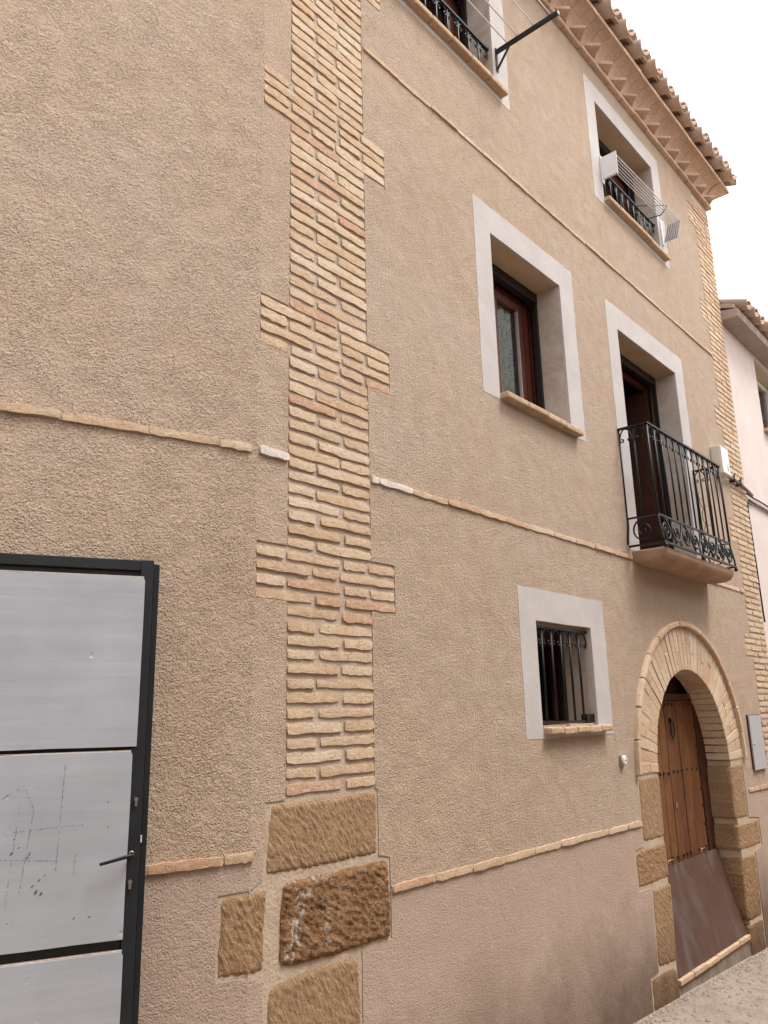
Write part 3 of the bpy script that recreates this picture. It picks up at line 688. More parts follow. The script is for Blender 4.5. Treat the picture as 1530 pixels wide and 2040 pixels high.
for k in range(nb+1):
    u = U0+k*sp; r = 0.0095 if k in (0, nb) else 0.0068
    MB().tube([(u, OT, ZT_-.012), (u, OL, ZL-.012)], r, 7).build('baluster', 'iron', bal, smooth=True)
    if k < nb: scroll('scroll', sp-.012, 0.085, u+sp/2, OT, ZT_-.014, bal, r=.0058)
for u in (U0, U1):
    for f_ in (0.0, 0.5):
        MB().tube([(u, OT*f_+.006, ZT_-.012), (u, OL*f_+.006, ZL-.01)], 0.0068, 7).build('baluster', 'iron', bal, smooth=True)
    # belly bars: S-bend from the middle to the bottom rail
    for o0, o1 in ((0.008, 0.008), (OL, OB)):
        pts = []
        for i in range(9):
            t = i/8; s = 3*t*t-2*t*t*t
            du = (-0.03 if u == U0 else 0.03)*math.sin(PI*t*0.5)**3 if o0 < .1 else 0
            pts.append((u+du, o0+(o1-o0)*s, ZL-.01-(ZL-ZBt-.012)*t))
        MB().tube(pts, 0.008, 6).build('belly_bar', 'iron', bal, smooth=True)
    # side scrolls under the top rail run in the outward direction
    for k in range(2):
        pts = [(u, OT*(k+.5)/2 + a, ZT_-.014+b) for a, b in spiral_arch(OT/2-.012, 0.085)]
        MB().tube(pts, 0.0055, 5).build('scroll', 'iron', bal, smooth=True)
def volute(R, turns=1.9, n=34, flip=1):
    pts = []
    for i in range(n+1):
        t = i/n; a = PI*0.5 + turns*2*PI*(1-t); r = R*(0.16+0.84*t**1.1)
        pts.append((flip*r*math.cos(a), r*math.sin(a)))
    return pts
Rv = 0.088; zc = (ZL+ZBt)/2-.006; nv = 8
for k in range(nv):
    u = U0+(k+.5)*(U1-U0)/nv; fl = 1 if k % 2 else -1
    pts = [(u+a*0.92, OL+(OB-OL)*(0.5-b/0.2), zc+b) for a, b in volute(Rv, flip=fl)]
    MB().tube(pts, 0.0068, 6).build('volute', 'iron', bal, smooth=True)
    # the S-stroke that leans between two volutes
    if k < nv-1:
        um = U0+(k+1)*(U1-U0)/nv; s = 0.045*fl
        MB().tube([(um+s*math.cos(PI*i/8), OL+(OB-OL)*i/8, ZL-.012-(ZL-ZBt-.014)*i/8) for i in range(9)], 0.0068, 6).build('stroke', 'iron', bal, smooth=True)
for u in (U0, U1):
    pts = [(u, OL*.5+a*0.95, zc+b) for a, b in volute(0.085)]
    MB().tube(pts, 0.0068, 6).build('volute', 'iron', bal, smooth=True)
for u in (U0+.02, (U0+U1)/2, U1):
    MB().ball((u, OB, ZBt-.028), 0.017).build('foot_ball', 'iron', bal, smooth=True)

# ================================================================== arched doorway
arch = MB()
for s in range(40):
    t0, t1 = PI*s/40, PI*(s+1)/40
    P = lambda r, t: (CX+r*math.cos(t), CZ+r*math.sin(t))
    a, b, c, d = P(RI+.012, t0), P(RO+.02, t0), P(RO+.02, t1), P(RI+.012, t1)
    vs = [(*p_, 0) for p_ in (a, b, c, d)]
    arch.add([(x, o, z) for o in (-0.2, -0.0022) for x, z in (a, b, c, d)], [(3, 2, 1, 0), (4, 5, 6, 7), (0, 1, 5, 4), (2, 3, 7, 6)])
arch = arch.build('doorway_arch', 'mortar', house)
nvs = 37
for k in range(nvs):
    t = PI*(k+.5)/nvs; half_i = PI*RI/nvs/2*0.90; half_o = PI*RO/nvs/2*0.76
    cuts = [(RI, RO)] if rnd.random() < 0.5 else [(RI, RI+rnd.choice((.13, .19))), None]
    if cuts[-1] is None: cuts[-1] = (cuts[0][1]+.008, RO)
    for (ra, rb) in cuts:
        mb = MB(); ct, sn = math.cos(t), math.sin(t); ns = 3; vs = []
        o = rnd.uniform(-.002, .004)
        for oo in (-0.19, o):
            for i in range(ns+1):
                r = ra+(rb-ra)*i/ns; f = (r-RI)/(RO-RI); hw = (half_i*(1-f)+half_o*f)*rnd.uniform(.9, 1.08)
                jit = rnd.uniform(-.0025, .0025)
                for sg in (-1, 1):
                    pull = -0.0035 if oo == o and False else 0
                    vs.append((CX+r*ct-sg*(hw+jit)*sn*-1*-1, oo+pull, CZ+r*sn+sg*(hw+jit)*ct))
        m_ = 2*(ns+1); fs = []
        for i in range(ns):
            A_ = 2*i
            fs += [(A_, A_+1, A_+3, A_+2), (m_+A_, m_+A_+2, m_+A_+3, m_+A_+1), (A_, A_+2, m_+A_+2, m_+A_), (A_+1, m_+A_+1, m_+A_+3, A_+3)]
        fs += [(0, m_, m_+1, 1), (2*ns, 2*ns+1, m_+2*ns+1, m_+2*ns)]
        mb.add(vs, fs).build('voussoir', 'brick', arch, bevel=.003)
# projecting trim of thin bricks round the arch
nt_ = 15
for k in range(nt_):
    t0, t1 = PI*k/nt_+.004, PI*(k+1)/nt_-.004
    if k == 0: t0 = -0.0
    vs = []; seg = 3
    for oo in (-.01, 0.030+rnd.uniform(-.003, .003)):
        for i in range(seg+1):
            t = t0+(t1-t0)*i/seg
            for r in (RO+.002, RT_+rnd.uniform(-.002, .002)): vs.append((CX+r*math.cos(t), oo, CZ+r*math.sin(t)))
    m_ = 2*(seg+1); fs = [(0, m_, m_+1, 1), (2*seg, 2*seg+1, m_+2*seg+1, m_+2*seg)]
    for i in range(seg):
        A_ = 2*i; fs += [(A_, A_+1, A_+3, A_+2), (m_+A_, m_+A_+2, m_+A_+3, m_+A_+1), (A_, A_+2, m_+A_+2, m_+A_), (A_+1, m_+A_+1, m_+A_+3, A_+3)]
    MB().add(vs, fs)  .build('trim_brick', 'brick', arch, bevel=.006)
# jambs: mortar cores with dressed stones
for a, b in ((5.02, 5.560), (7.03, 7.60)):
    MB().box(a, b, -0.2, -0.0055, ZB, 1.335).build('jamb_mortar', 'smooth_mortar', house)
JL = [((5.236, 0.925), (5.584, 0.918), (5.588, 1.325), (5.250, 1.322)), ((5.106, 0.672), (5.584, 0.662), (5.590, 0.893), (5.112, 0.890)),
      ((5.282, 0.182), (5.572, 0.165), (5.606, 0.640), (5.296, 0.640)), ((5.156, ZB), (5.600, ZB), (5.560, 0.148), (5.165, 0.158))]
JR = [((6.998, 0.880), (7.284, 0.872), (7.290, 1.300), (7.012, 1.305)), ((7.006, 0.648), (7.532, 0.640), (7.536, 0.836), (7.010, 0.846)),
      ((6.985, 0.130), (7.334, 0.118), (7.336, 0.590), (7.012, 0.605)), ((6.985, ZB), (7.332, ZB), (7.334, 0.105), (6.985, 0.112))]
for s in JL + JR: stone('jamb_stone', s, 0.0, 0.205, house, nx=60, nz=80, rough=0.006, freq=20)
# threshold: concrete riser with a nosing of bricks
MB().box(5.575, 7.0, -0.22, -0.012, ZB, 0.012).build('threshold', 'riser', house, bevel=.006)
for k in range(6):
    a = 5.585+k*(1.40/6)
    MB().box(a+.003, a+1.40/6-.003, -0.13, 0.004+rnd.uniform(-.003, .003), 0.014, 0.048+rnd.uniform(-.003, .003)).build('threshold_brick', 'sillbrick', house, bevel=.006)
# the door itself
door = empty('wooden_door', (6.25, 0.21, 0.05), house)
YD = -0.205
edges = [5.56, 5.78, 6.00, 6.145, 6.275, 6.503, 6.69, 6.868]
for a, b in zip(edges[:-1], edges[1:]):
    MB().box(a+.003, b-.003, YD-.035, YD+rnd.uniform(-.004, .004), 0.05, 1.822).build('plank', 'doorwood', door, bevel=.003)
MB().box(5.55, 6.885, YD-.05, YD+.022, 1.824, 1.872).build('transom', 'darkwood', door, bevel=.004)
MB().box(6.872, 7.08, YD-.06, YD+.012, 0.0, 1.822).build('door_post', 'darkwood', door, bevel=.004)
MB().box(5.40, 5.555, YD-.06, YD+.012, 0.0, 1.822).build('door_post', 'darkwood', door, bevel=.004)
for a, b in ((5.4, 5.95), (5.953, 6.60), (6.603, 7.15)):
    MB().box(a, b, YD-.075, YD-.045+rnd.uniform(-.002, .002), 1.80, 2.12).build('tympanum_board', 'darkwood', door)
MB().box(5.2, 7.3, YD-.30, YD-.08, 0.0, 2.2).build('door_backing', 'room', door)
nailm = MB(lambda u, o, z: Vector((u, -o, z))).ball((0, 0, 0), 0.013, 7, 1.0).mesh('nail', MT['nail'], True, center=False)[0]
def nail(u, z):
    o = link(bpy.data.objects.new('nail', nailm), door, FB(u, YD+.002, z)); o.scale = (1, 0.7, 1)
for z, us in ((1.788, (5.85, 5.93, 6.10, 6.303, 6.37, 6.44, 6.56, 6.67, 6.78)), (1.288, (5.80, 5.95, 6.08, 6.15, 6.24, 6.34, 6.42, 6.50, 6.60, 6.70, 6.80)),
              (0.694, (5.75, 5.95, 6.147, 6.25, 6.36, 6.43, 6.50, 6.66, 6.74, 6.82))):
    for u in us: nail(u, z+rnd.uniform(-.006, .006))
for z in (1.62, 1.46, 1.13, 1.0, 0.86): nail(6.845, z)
kn = MB().tube([(6.37+.032*math.sin(a), YD+.014, 1.602-.066*math.cos(a)) for a in [2*PI*i/20 for i in range(21)]], 0.006, 6, caps=False).build('ring_knocker', 'iron', door, smooth=True)
MB().box(6.345, 6.372, YD, YD+.022, 1.655, 1.685).build('knocker_mount', 'iron', kn, bevel=.004)
MB().box(6.30, 6.327, YD+.001, YD+.006, 1.03, 1.065).build('keyhole_plate', 'steel', door)

# ================================================================== cornice and roof
def tri_brick(u, wd, o0, o1, z0, z1, parent):
    mb = MB(); mb.prism([(u-wd/2, o0), (u, o1), (u+wd/2, o0)], z0, z1, 'z'); return mb.build('corner_set_brick', 'corbrick', parent, bevel=.006)
cor = MB().box(KX-.05, 8.44, -0.25, -0.004, 7.206, 7.47).build('cornice', 'smooth_mortar', house)
UE = 8.45
u = KX-.02; k = 0
while u < UE+.03:
    L = 0.27*rnd.uniform(.92, 1.06)
    if u+L > UE-.02: L = UE+.047-u
    MB().box(u+.003, u+L-.003, -0.02, 0.046+rnd.uniform(-.003, .003), 7.212+rnd.uniform(-.003, .003), 7.258).build('cornice_brick', 'corbrick', cor, bevel=.010)
    u += L
MB().box(8.442, UE+.046, -1.2, -.022, 7.212, 7.258).build('cornice_brick', 'corbrick', cor, bevel=.010)
pt = 0.2555
nk = int((UE-KX)/pt)+1
cav = [(0.028+0.165*(1-math.cos(t)), 7.261+0.166*math.sin(t)) for t in [PI/2*i/7 for i in range(8)]]
def cavetto(a, b, d, cut=0.0):
    prof = [(p[0]+d, p[1]) for p in cav] + [(-0.03, 7.427), (-0.03, 7.261)]
    return MB().prism(prof, a, b, 'u').build('cornice_brick', 'corbrick', cor, bevel=.004)
for k in range(nk+1):
    u = UE-.03-k*pt
    tri_brick(u-.05, 0.246, 0.02, 0.142+rnd.uniform(-.010, .010), 7.262+rnd.uniform(-.003, .006), 7.292+rnd.uniform(-.004, .004), cor)
    m_ = u-.05+rnd.uniform(-.02, .02)
    for a, b in ((u-.05-pt/2, m_), (m_, u-.05+pt/2)):
        if b < UE+.03: cavetto(a+.0015, b-.0015, rnd.uniform(-.004, .004))
# the cornice turns the far corner: mitred cavetto return
ring0 = [(UE-.06, p[0], p[1]) for p in cav]; ring1 = [(UE+p[0], p[0], p[1]) for p in cav]; ring2 = [(UE+p[0], -0.9, p[1]) for p in cav]
nn = len(cav); vs = ring0+ring1+ring2; fs = []
for r_ in range(2):
    for i in range(nn-1): fs.append((r_*nn+i, r_*nn+i+1, (r_+1)*nn+i+1, (r_+1)*nn+i))
top = [(UE-.06, -0.9, 7.427), (UE-.06, -0.9, 7.261)]; vs += top
fs += [(nn-1, 2*nn-1, 3*nn-1, 3*nn), (0, nn, 2*nn, 3*nn+1), tuple(range(nn))+(3*nn, 3*nn+1), tuple(range(2*nn, 3*nn))+(3*nn, 3*nn+1)]
MB().add(vs, fs).build('cornice_brick', 'corbrick', cor)
u = KX-.05
while u < UE+.15:
    L = 0.29*rnd.uniform(.95, 1.05)
    if u+L > UE+.1: L = UE+.215-u
    MB().box(u+.002, u+L-.002, -0.3, 0.212+rnd.uniform(-.003, .003), 7.431, 7.474+rnd.uniform(-.002, .002)).build('cornice_brick', 'corbrick', cor, bevel=.008)
    u += L
roof = MB()
roof.prism([(0.12, 7.478), (-7.2, 9.9), (-7.2, 9.98), (0.12, 7.56)], KX-.6, UE+.12, 'u')
roof = roof.build('roof', 'mortar', house)
def tile_mesh(cover, L=0.44, r0=0.092, r1=0.078, th=0.014, seg=8, arc=1.0):
    """curved clay tile running along +y (uphill); covers arch up, pans sag down"""
    vs = []; fs = []; k = seg+1
    for y, r in ((0, r0 if cover else r1), (L, r1 if cover else r0)):
        for rr in (r, r-th):
            for i in range(k):
                t = PI*(0.5-arc/2) + PI*arc*i/seg
                zz = rr*math.sin(t)*0.82; vs.append((rr*math.cos(t), y, zz if cover else -zz))
    o0, i0, o1, i1 = 0, k, 2*k, 3*k
    for i in range(seg):
        fs += [(o0+i, o0+i+1, o1+i+1, o1+i), (i0+i, i1+i, i1+i+1, i0+i+1), (o0+i, i0+i, i0+i+1, o0+i+1), (o1+i, o1+i+1, i1+i+1, i1+i)]
    fs += [(o0, o1, i1, i0), (o0+seg, i0+seg, i1+seg, o1+seg)]
    me = bpy.data.meshes.new('roof_tile'); me.from_pydata(vs, [], fs); me.materials.append(MT['tile'])
    bm = bmesh.new(); bm.from_mesh(me); bmesh.ops.recalc_face_normals(bm, faces=bm.faces); bm.to_mesh(me); bm.free()
    me.polygons.foreach_set('use_smooth', [True]*len(me.polygons)); 
    return me
TC, TP = tile_mesh(True, r0=.098), tile_mesh(False, r0=.112, r1=.098)
TS = 0.298
slope = math.atan2(9.9-7.478, 7.32)
def lay_tiles(parent, u_last, n, o_front, z0, rows=2, slope=slope, pitch=TS):
    for r in range(rows):
        for k in range(n):
            for cover in (False, True):
                u = u_last - k*pitch + (pitch/2 if cover else 0)
                o = o_front - (0.045 if cover else 0) - r*0.36*math.cos(slope)
                z = z0 + (0.115 if not cover else 0.098) + r*0.36*math.sin(slope) + (0.0 if not cover else 0.012) + (o_front-o)*0 + rnd.uniform(-.004, .004)
                ob = bpy.data.objects.new('roof_tile', TC if cover else TP)
                link(ob, parent, FB(u+rnd.uniform(-.006, .006), o+rnd.uniform(-.012, .012), z))
                ob.rotation_euler = (slope, 0, rnd.uniform(-.03, .03)); ob.scale = (1, 1, 1)
                if cover and r == 0:
                    # mortar plug in the mouth of the cover tile
                    MB().prism([(u-.078+.0195*i, z+.006+0.066*math.sin(PI*i/8)) for i in range(9)], o-.05, o-.022, 'o').build('mortar_plug', 'smooth_mortar', parent)
lay_tiles(roof, 8.54, 23, 0.318, 7.470)

# ================================================================== the neighbouring house
nb_ = empty('neighbour_house', (10.5, 0.05, ground_z(10)))
tag(nb_, 'pale pink rendered house with low tiled eave at the right edge', 'house')
NY = -0.03; NZ = 5.84
hw = [(9.60, 4.90), (10.75, 4.90), (10.75, 5.80-.005), (9.60, 5.80-.005)]
sheet('wall', [[(8.462, ZB), (16, ZB), (16, NZ), (8.462, NZ)], hw], NY, 0.04, FB, 'pink', nb_, .002)
nw = empty('window', (10.2, .2, 5.3), nb_)
for bx in ((9.55, 9.599, -.30, NY-.03, 4.85, 5.85), (10.751, 10.8, -.30, NY-.03, 4.85, 5.85), (9.6, 10.75, -.30, NY-.03, 5.797, 5.85)): MB().box(*bx).build('reveal', 'cream', nw)
MB().box(9.58, 10.78, -.30, 0.03, 4.862, 4.899).build('sill', 'sillbrick', nw, bevel=.006)
MB().box(9.602, 9.66, -.26, -.2, 4.902, 5.79).box(10.69, 10.748, -.26, -.2, 4.902, 5.79).box(9.661, 10.689, -.26, -.2, 5.73, 5.79).box(9.661, 10.689, -.26, -.2, 4.902, 4.97).box(10.15, 10.2, -.26, -.2, 4.971, 5.729).build('frame', 'white', nw, bevel=.004)
MB().pane(9.661, 10.689, -.23, 4.971, 5.729).build('pane', 'glass', nw)
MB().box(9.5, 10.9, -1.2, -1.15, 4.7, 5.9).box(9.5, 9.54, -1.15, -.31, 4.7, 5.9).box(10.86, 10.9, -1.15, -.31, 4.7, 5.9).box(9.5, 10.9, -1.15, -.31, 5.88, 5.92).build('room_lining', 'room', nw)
MB().prism([(-.4, 5.842), (0.165, 5.842), (0.175, 5.93), (-.4, 6.03)], 8.458, 16, 'u').build('eave', 'concrete', nb_, bevel=.006)
nroof = MB().prism([(0.14, 5.945), (-5, 7.75), (-5, 7.82), (0.14, 5.99)], 8.458, 16, 'u').build('roof', 'mortar', nb_)
lay_tiles(nroof, 8.60+.24*30, 31, 0.27, 5.905, rows=2, slope=math.radians(19), pitch=.24)
MB().box(8.47, 16, -5, -4.9, ZB, 7.5).build('rear_wall', 'pink', nb_)

# ================================================================== unseen house across the lane (behind the camera; added to narrow the sky)
op = empty('added_opposite_house', (3, -4.6, ground_z(3))); tag(op, 'plain ochre rendered house added out of view across the lane to narrow the sky', 'house')
FO = lambda u, o, z: Vector((u, -4.6+o, z))
oh = [[(1.0, ground_z(1)+.02), (2.1, ground_z(2)+.02), (2.1, 2.2), (1.0, 2.2)], [(5.0, 1.0), (6.0, 1.0), (6.0, 2.2), (5.0, 2.2)], [(5.0, 3.3), (6.0, 3.3), (6.0, 4.3), (5.0, 4.3)], [(-2.5, 1.0), (-1.4, 1.0), (-1.4, 2.2), (-2.5, 2.2)]]
sheet('wall', [[(-9, ZB), (16, ZB), (16, 4.9), (-9, 4.9)]] + oh, 0, 0.25, FO, 'ochre', op, 0)
for k, l in enumerate(oh):
    a, b, c, d = l[0][0], l[1][0], min(l[0][1], l[1][1]), l[2][1]
    MB(FO).box(a, b, -.24, -.18, c, d).build('door' if k == 0 else 'window', 'darkwood' if k == 0 else 'mahogany', op)
MB(FO).box(-9, 16, -.6, .3, 4.902, 5.0).build('eave', 'concrete', op)
MB(FO).prism([(.32, 5.002), (-4, 6.4), (-4, 6.45), (.32, 5.06)], -9, 16, 'u').build('roof', 'tile', op)

# ================================================================== things fixed to or standing by the house
# metal door leaf at the left
md = empty('metal_door', FG(-0.45, 0, ground_z(1.1)))
tag(md, 'black framed metal door with dented grey foil-faced boards at the left edge', 'door')
ZD0, ZD1 = 0.20, 2.285
fr = MB(FG).box(-0.036, 0.006, -.035, 0.012, ZD0, ZD1).build('frame_stile', 'blackmetal', md, bevel=.002)
MB(FG).box(-0.98, -0.94, -.035, 0.012, ZD0, ZD1).build('frame_stile', 'blackmetal', md, bevel=.002)
MB(FG).box(-0.939, -0.037, -.034, 0.011, 2.248, ZD1-.001).build('frame_rail', 'blackmetal', md, bevel=.002)
MB(FG).box(-0.939, -0.037, -.034, 0.000, 2.222, 2.246).build('frame_rail', 'blackmetal', md, bevel=.0015)
for za, zb in ((1.640, 1.690), (1.066, 1.116), (0.48, 0.53), (ZD0, ZD0+.05)):
    MB(FG).box(-0.939, -0.037, -.034, -0.002, za, zb).build('frame_rail', 'blackmetal', md, bevel=.0015)
PN = [(-0.93, -0.022, 1.674, 2.224, 0.006), (-0.93, -0.033, 1.110, 1.660, 0.005), (-0.93, -0.030, 0.54, 1.077, 0.005), (-0.93, -0.030, 0.25, 0.475, 0.005)]
for a, b, c, d, o in PN:
    pts = [(a, c), (b, c), (b, d-.012), (b-.006, d), (a, d)]
    p = sheet('board', [wobble(pts, .12, .0012)], o+.014, 0.022, FG, 'foil', md, .002)
    if 1.0 < c < 1.5:
        # punctures: dotted lines of stabs and two torn patches, sunk as dark scars
        def line(u0, z0, u1, z1, n):
            mb = MB(FG)
            for i in range(n):
                t = i/(n-1); u = u0+(u1-u0)*t; z = z0+(z1-z0)*t; s = rnd.uniform(.0007, .0016)
                if rnd.random() < .3: continue
                mb.box(u-s*.6, u+s*.6, o+.0135, o+.0146, z-s*1.2, z+s*1.2)
            mb.build('stab_marks', 'dent', p)
        line(-.232, 1.628, -.238, 1.325, 70); line(-.345, 1.57, -.312, 1.50, 16); line(-.345, 1.57, -.41, 1.53, 16)
        line(-.312, 1.50, -.335, 1.26, 40); line(-.350, 1.53, -.37, 1.23, 40); line(-.36, 1.44, -.165, 1.448, 40); line(-.40, 1.365, -.238, 1.35, 40)
        line(-.185, 1.36, -.187, 1.31, 10)
        for u, z, s in ((-.315, 1.375, .008), (-.32, 1.365, .006), (-.345, 1.395, .005), (-.36, 1.42, .005), (-.365, 1.38, .006), (-.29, 1.268, .009), (-.275, 1.262, .008), (-.283, 1.30, .006), (-.268, 1.312, .005), (-.30, 1.285, .006),
                        (-.178, 1.185, .006), (-.135, 1.185, .005), (-.10, 1.51, .005), (-.095, 1.435, .004), (-.36, 1.19, .004), (-.26, 1.145, .003)):
            # a diagonal stab: dark slit with a lifted lip of foil
            t = rnd.uniform(.5, 1.1); dv = Vector((math.cos(t), 0, math.sin(t)))*s; q_ = Vector((-dv.z, 0, dv.x))*rnd.uniform(.35, .7); c0 = Vector((u, o+.0146, z))
            MB(FG).add([c0-dv, c0-q_, c0+dv*1.1, c0+q_*.5], [(0, 1, 2, 3)]).build('tear', 'dent', p)
    MB(FG).box(a+.05, b-.003, o-.006, o+.012, d+.0005, d+.003).build('foam_edge', 'filler', p)
for u, z in ((-.014, 1.506), (-.020, 1.264)):
    cy = MB(FG); cy.prism([(u+.0062*math.cos(2*PI*i/12), z+.006+.0062*math.sin(2*PI*i/12)) for i in range(12)], .012, .019, 'o').box(u-.0035, u+.0035, .012, .0185, z-.014, z+.001)
    cy.build('lock_cylinder', 'steel', md)
hn = MB(FG).tube([(-.020, .012, 1.352), (-.020, .045, 1.351), (-.030, .050, 1.350), (-.06, .050, 1.344), (-.09, .050, 1.338), (-.116, .050, 1.333)], .0068, 8, r2=.0045).build('handle', 'iron', md, smooth=True)
MB(FG).ball((-.020, .013, 1.352), .009, 10, 1).build('handle_rose', 'steel', hn, smooth=True)
fx = MB(FG).box(0.010, 0.030, -.10, -.02, ZD0-.1, 2.278).build('door_jamb', 'blackmetal', md, bevel=.002)
MB(FG).box(0.006, 0.012, -.018, -.004, 1.38, 1.40).build('strike', 'white', md)

# rusty flood plate leaning in the doorway
pl = empty('flood_plate', (6.3, -0.03, 0.05)); tag(pl, 'rusty steel plate with two wire handles leaning against the arched door', 'plate')
pb = [(-.020, 0.051), (-.172, 0.664), (-.177, 0.662), (-.025, 0.049)]
MB().prism(pb, 5.612, 6.978, 'u').build('sheet', 'rust', pl)
for u in (5.96+.02, 6.62):
    MB().tube([(u, -.170, 0.640), (u, -.166, 0.700), (u+.085, -.166, 0.700), (u+.085, -.170, 0.640)], .004, 6).build('wire_handle', 'steel', pl, smooth=True)

# grey meter cabinet door by the arch
mc = empty('meter_cabinet', FB(7.72, 0, 1.22)); tag(mc, 'flat grey metal meter cabinet door on the wall right of the arch', 'cabinet')
MB().box(7.545, 7.885, -.008, .010, 1.228, 1.690).build('cabinet_frame', 'darkwood', mc)
MB().box(7.555, 7.885, .0105, .022, 1.226, 1.684).build('cabinet_door', 'greydoor', mc, bevel=.002)
for z in (1.33, 1.58): MB().box(7.886, 7.897, .002, .024, z, z+.05).build('hinge', 'darkwood', mc)
MB().ball((7.60, .023, 1.44), .009, 8).build('lock', 'steel', mc, smooth=True)
# doorbell
bl = empty('doorbell', FB(5.02, 0, 1.44)); tag(bl, 'small round white doorbell on the wall left of the arch', 'doorbell')
MB().box(4.985, 5.045, 0, .012, 1.408, 1.475).build('back_plate', 'steel', bl, bevel=.006)
MB().prism([(5.018+.027*math.cos(2*PI*i/20), 1.446+.029*math.sin(2*PI*i/20)) for i in range(20)], .0125, .03, 'o').build('bell_cap', 'white', bl, bevel=.005)
MB().ball((5.018, .031, 1.446), .007, 8).build('button', 'steel', bl, smooth=True)
# electric box and cables at the far corner
eb = empty('electric_box', FB(7.6, 0, 3.9)); tag(eb, 'cream electric junction box on the wall above the balcony end', 'box')
MB().box(7.505, 7.715, 0.0, .088, 3.885, 4.160).build('box_body', 'boxplastic', eb, bevel=.008)
MB().box(7.512, 7.708, .0885, .098, 3.892, 4.153).build('box_cover', 'white', eb, bevel=.004)
MB().box(7.64, 7.665, .0985, .101, 3.93, 3.975).build('window_slot', 'greydoor', eb)
cd_ = empty('cable_conduit', FB(8.1, 0, 3.9)); tag(cd_, 'brown conduit running from the electric box round the far brick quoin', 'conduit')
def sway(pts, a=.004): return [(p[0]+rnd.uniform(-a, a), p[1], p[2]+rnd.uniform(-a, a)) for p in pts]
MB().tube([(7.70, .04, 3.90), (7.78, .035, 3.922), (8.0, .03, 3.938), (8.2, .03, 3.925), (8.40, .03, 3.90), (8.58, .02, 3.885)], .017, 8).build('pipe', 'conduit', cd_, smooth=True)
for u in (7.98, 8.17): MB().box(u-.008, u+.008, 0, .052, 3.90, 3.96).tube([(u, .0, 3.915), (u, .06, 3.985)], .006, 5).build('clip', 'cable', cd_)
cb = empty('wall_cable', FB(8.6, 0, 3.8)); tag(cb, 'thin black cable hanging down the edge of the pink house', 'cable')
MB().tube(sway([(8.50+.25*i, -.01, 3.895-.004*i) for i in range(26)], .006), .009, 6).build('cable_run', 'cable', cb, smooth=True)
MB().tube(sway([(8.56+.25*i, -.012, 3.84-.004*i) for i in range(26)], .006), .013, 6).build('cable_run', 'conduit', cb, smooth=True)
MB().tube([(8.62, -.012, 3.80), (8.50, -.008, 3.80)] + sway([(8.490+.0025*i, -.012, 3.76-.085*i) for i in range(15)], .004), .0085, 6).build('cable_drop', 'cable', cb, smooth=True)
for z in (3.55, 3.2, 2.95): MB().box(8.482, 8.51, -.03, -.003, z, z+.012).build('clip', 'cable', cb)

# wall-mounted clothes lines (left top window): two arms and four wires
ca = empty('clothes_line', FB(3.3, 0.2, 6.1)); tag(ca, 'black wall arm with white clothes lines at the upper left window', 'clothes line')
for u in (4.062, 2.74):
    ar = MB().box(u-.012, u+.012, 0.004, 0.488, 6.205, 6.232).build('arm', 'blackmetal', ca, bevel=.002)
    MB().box(u-.012, u+.012, 0.002, 0.010, 6.055, 6.25).build('wall_plate', 'blackmetal', ar, bevel=.002)
    MB().tube([(u, .008, 6.075), (u, .112, 6.204)], .011, 4).build('brace', 'blackmetal', ar)
    MB().box(u-.013, u+.013, .4885, .493, 6.204, 6.233).build('end_cap', 'steel', ar)
for o in (.097, .182, .311, .435):
    MB().tube([(2.74, o, 6.238), (3.05, o, 6.232), (3.4, o, 6.230), (3.75, o, 6.232), (4.062, o, 6.238)], .0052, 6).build('line', 'wire', ca, smooth=True)
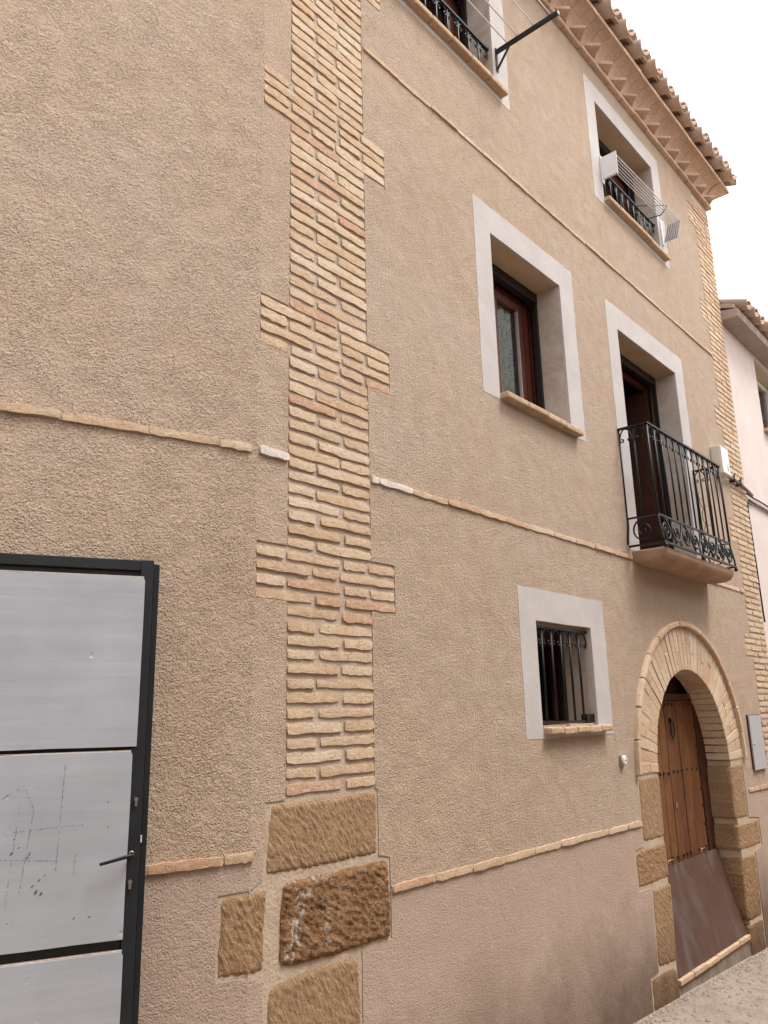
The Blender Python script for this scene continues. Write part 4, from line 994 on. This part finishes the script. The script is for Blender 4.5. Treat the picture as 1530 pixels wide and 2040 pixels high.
# folding drying rack (right top window)
rk = empty('drying_rack', FB(6.3, .1, 6.1)); tag(rk, 'folded white drying rack tied with blue cord at the right top window', 'drying rack')
for u in (5.655, 6.905):
    MB().box(u-.018, u+.018, 0.002, .014, 6.03, 6.29).build('wall_plate', 'wire', rk, bevel=.003)
    for k in range(6):
        o = .024+.0215*k; s0 = (u if u < 6 else u+.01)
        m_ = 'wire' if u < 6 else 'greydoor'
        lean = 0.0 if u < 6 else 0.05
        MB().prism([(o-.004, 6.062), (o+.004+.006, 6.062), (o+.010+lean, 6.262-lean*.7), (o+lean, 6.262-lean*.7)], s0-.007, s0+.007, 'u').build('slat', m_, rk)
MB().box(5.640, 5.6465, .015, .148, 6.064, 6.268).build('end_board', 'wire', rk)
for k in range(6):
    o = .026+.0215*k
    MB().tube([(5.66, o, 6.250), (6.915, o+.05, 6.222)], .0052, 6).build('rod', 'wire', rk, smooth=True)
MB().tube([(6.42, -.035, 6.232), (6.66, .17, 6.262)], .005, 5).build('cord', 'blue', rk, smooth=True)
MB().tube([(6.68, -.035, 6.225), (6.67, .10, 6.20), (6.66, .17, 6.255)], .005, 5).build('cord', 'blue', rk, smooth=True)
MB().ball((6.66, -.03, 6.15), .016, 7).build('knot', 'blue', rk, smooth=True)

# dry vine hanging at the balcony's right end
vn = empty('dry_vine', FB(6.98, .12, 2.9)); tag(vn, 'thin dry vine twined round the right end of the balcony railing', 'vine')
p = Vector((6.93, .10, 2.93)); pts = [tuple(p)]
for i in range(22):
    p = p + Vector((rnd.uniform(-.03, .03), rnd.uniform(-.025, .02), 0.03)); p.y = max(.04, min(.2, p.y)); p.x = max(6.83, min(7.0, p.x)); pts.append(tuple(p))
MB().tube(pts, .003, 5).build('stem', 'twig', vn, smooth=True)
for i in range(2, 22, 2):
    a = Vector(pts[i]); d = Vector((rnd.uniform(-.06, .06), rnd.uniform(-.04, .06), rnd.uniform(-.01, .06)))
    MB().tube([a, a+d*.6, a+d], .0018, 4).build('twig', 'twig', vn)
    c = a+d; mb = MB(); mb.add([c, c+Vector((.012, .008, .01)), c+Vector((.03, .0, .012)), c+Vector((.014, -.010, .004))], [(0, 1, 2, 3)]); mb.build('leaf', 'leaf', vn)
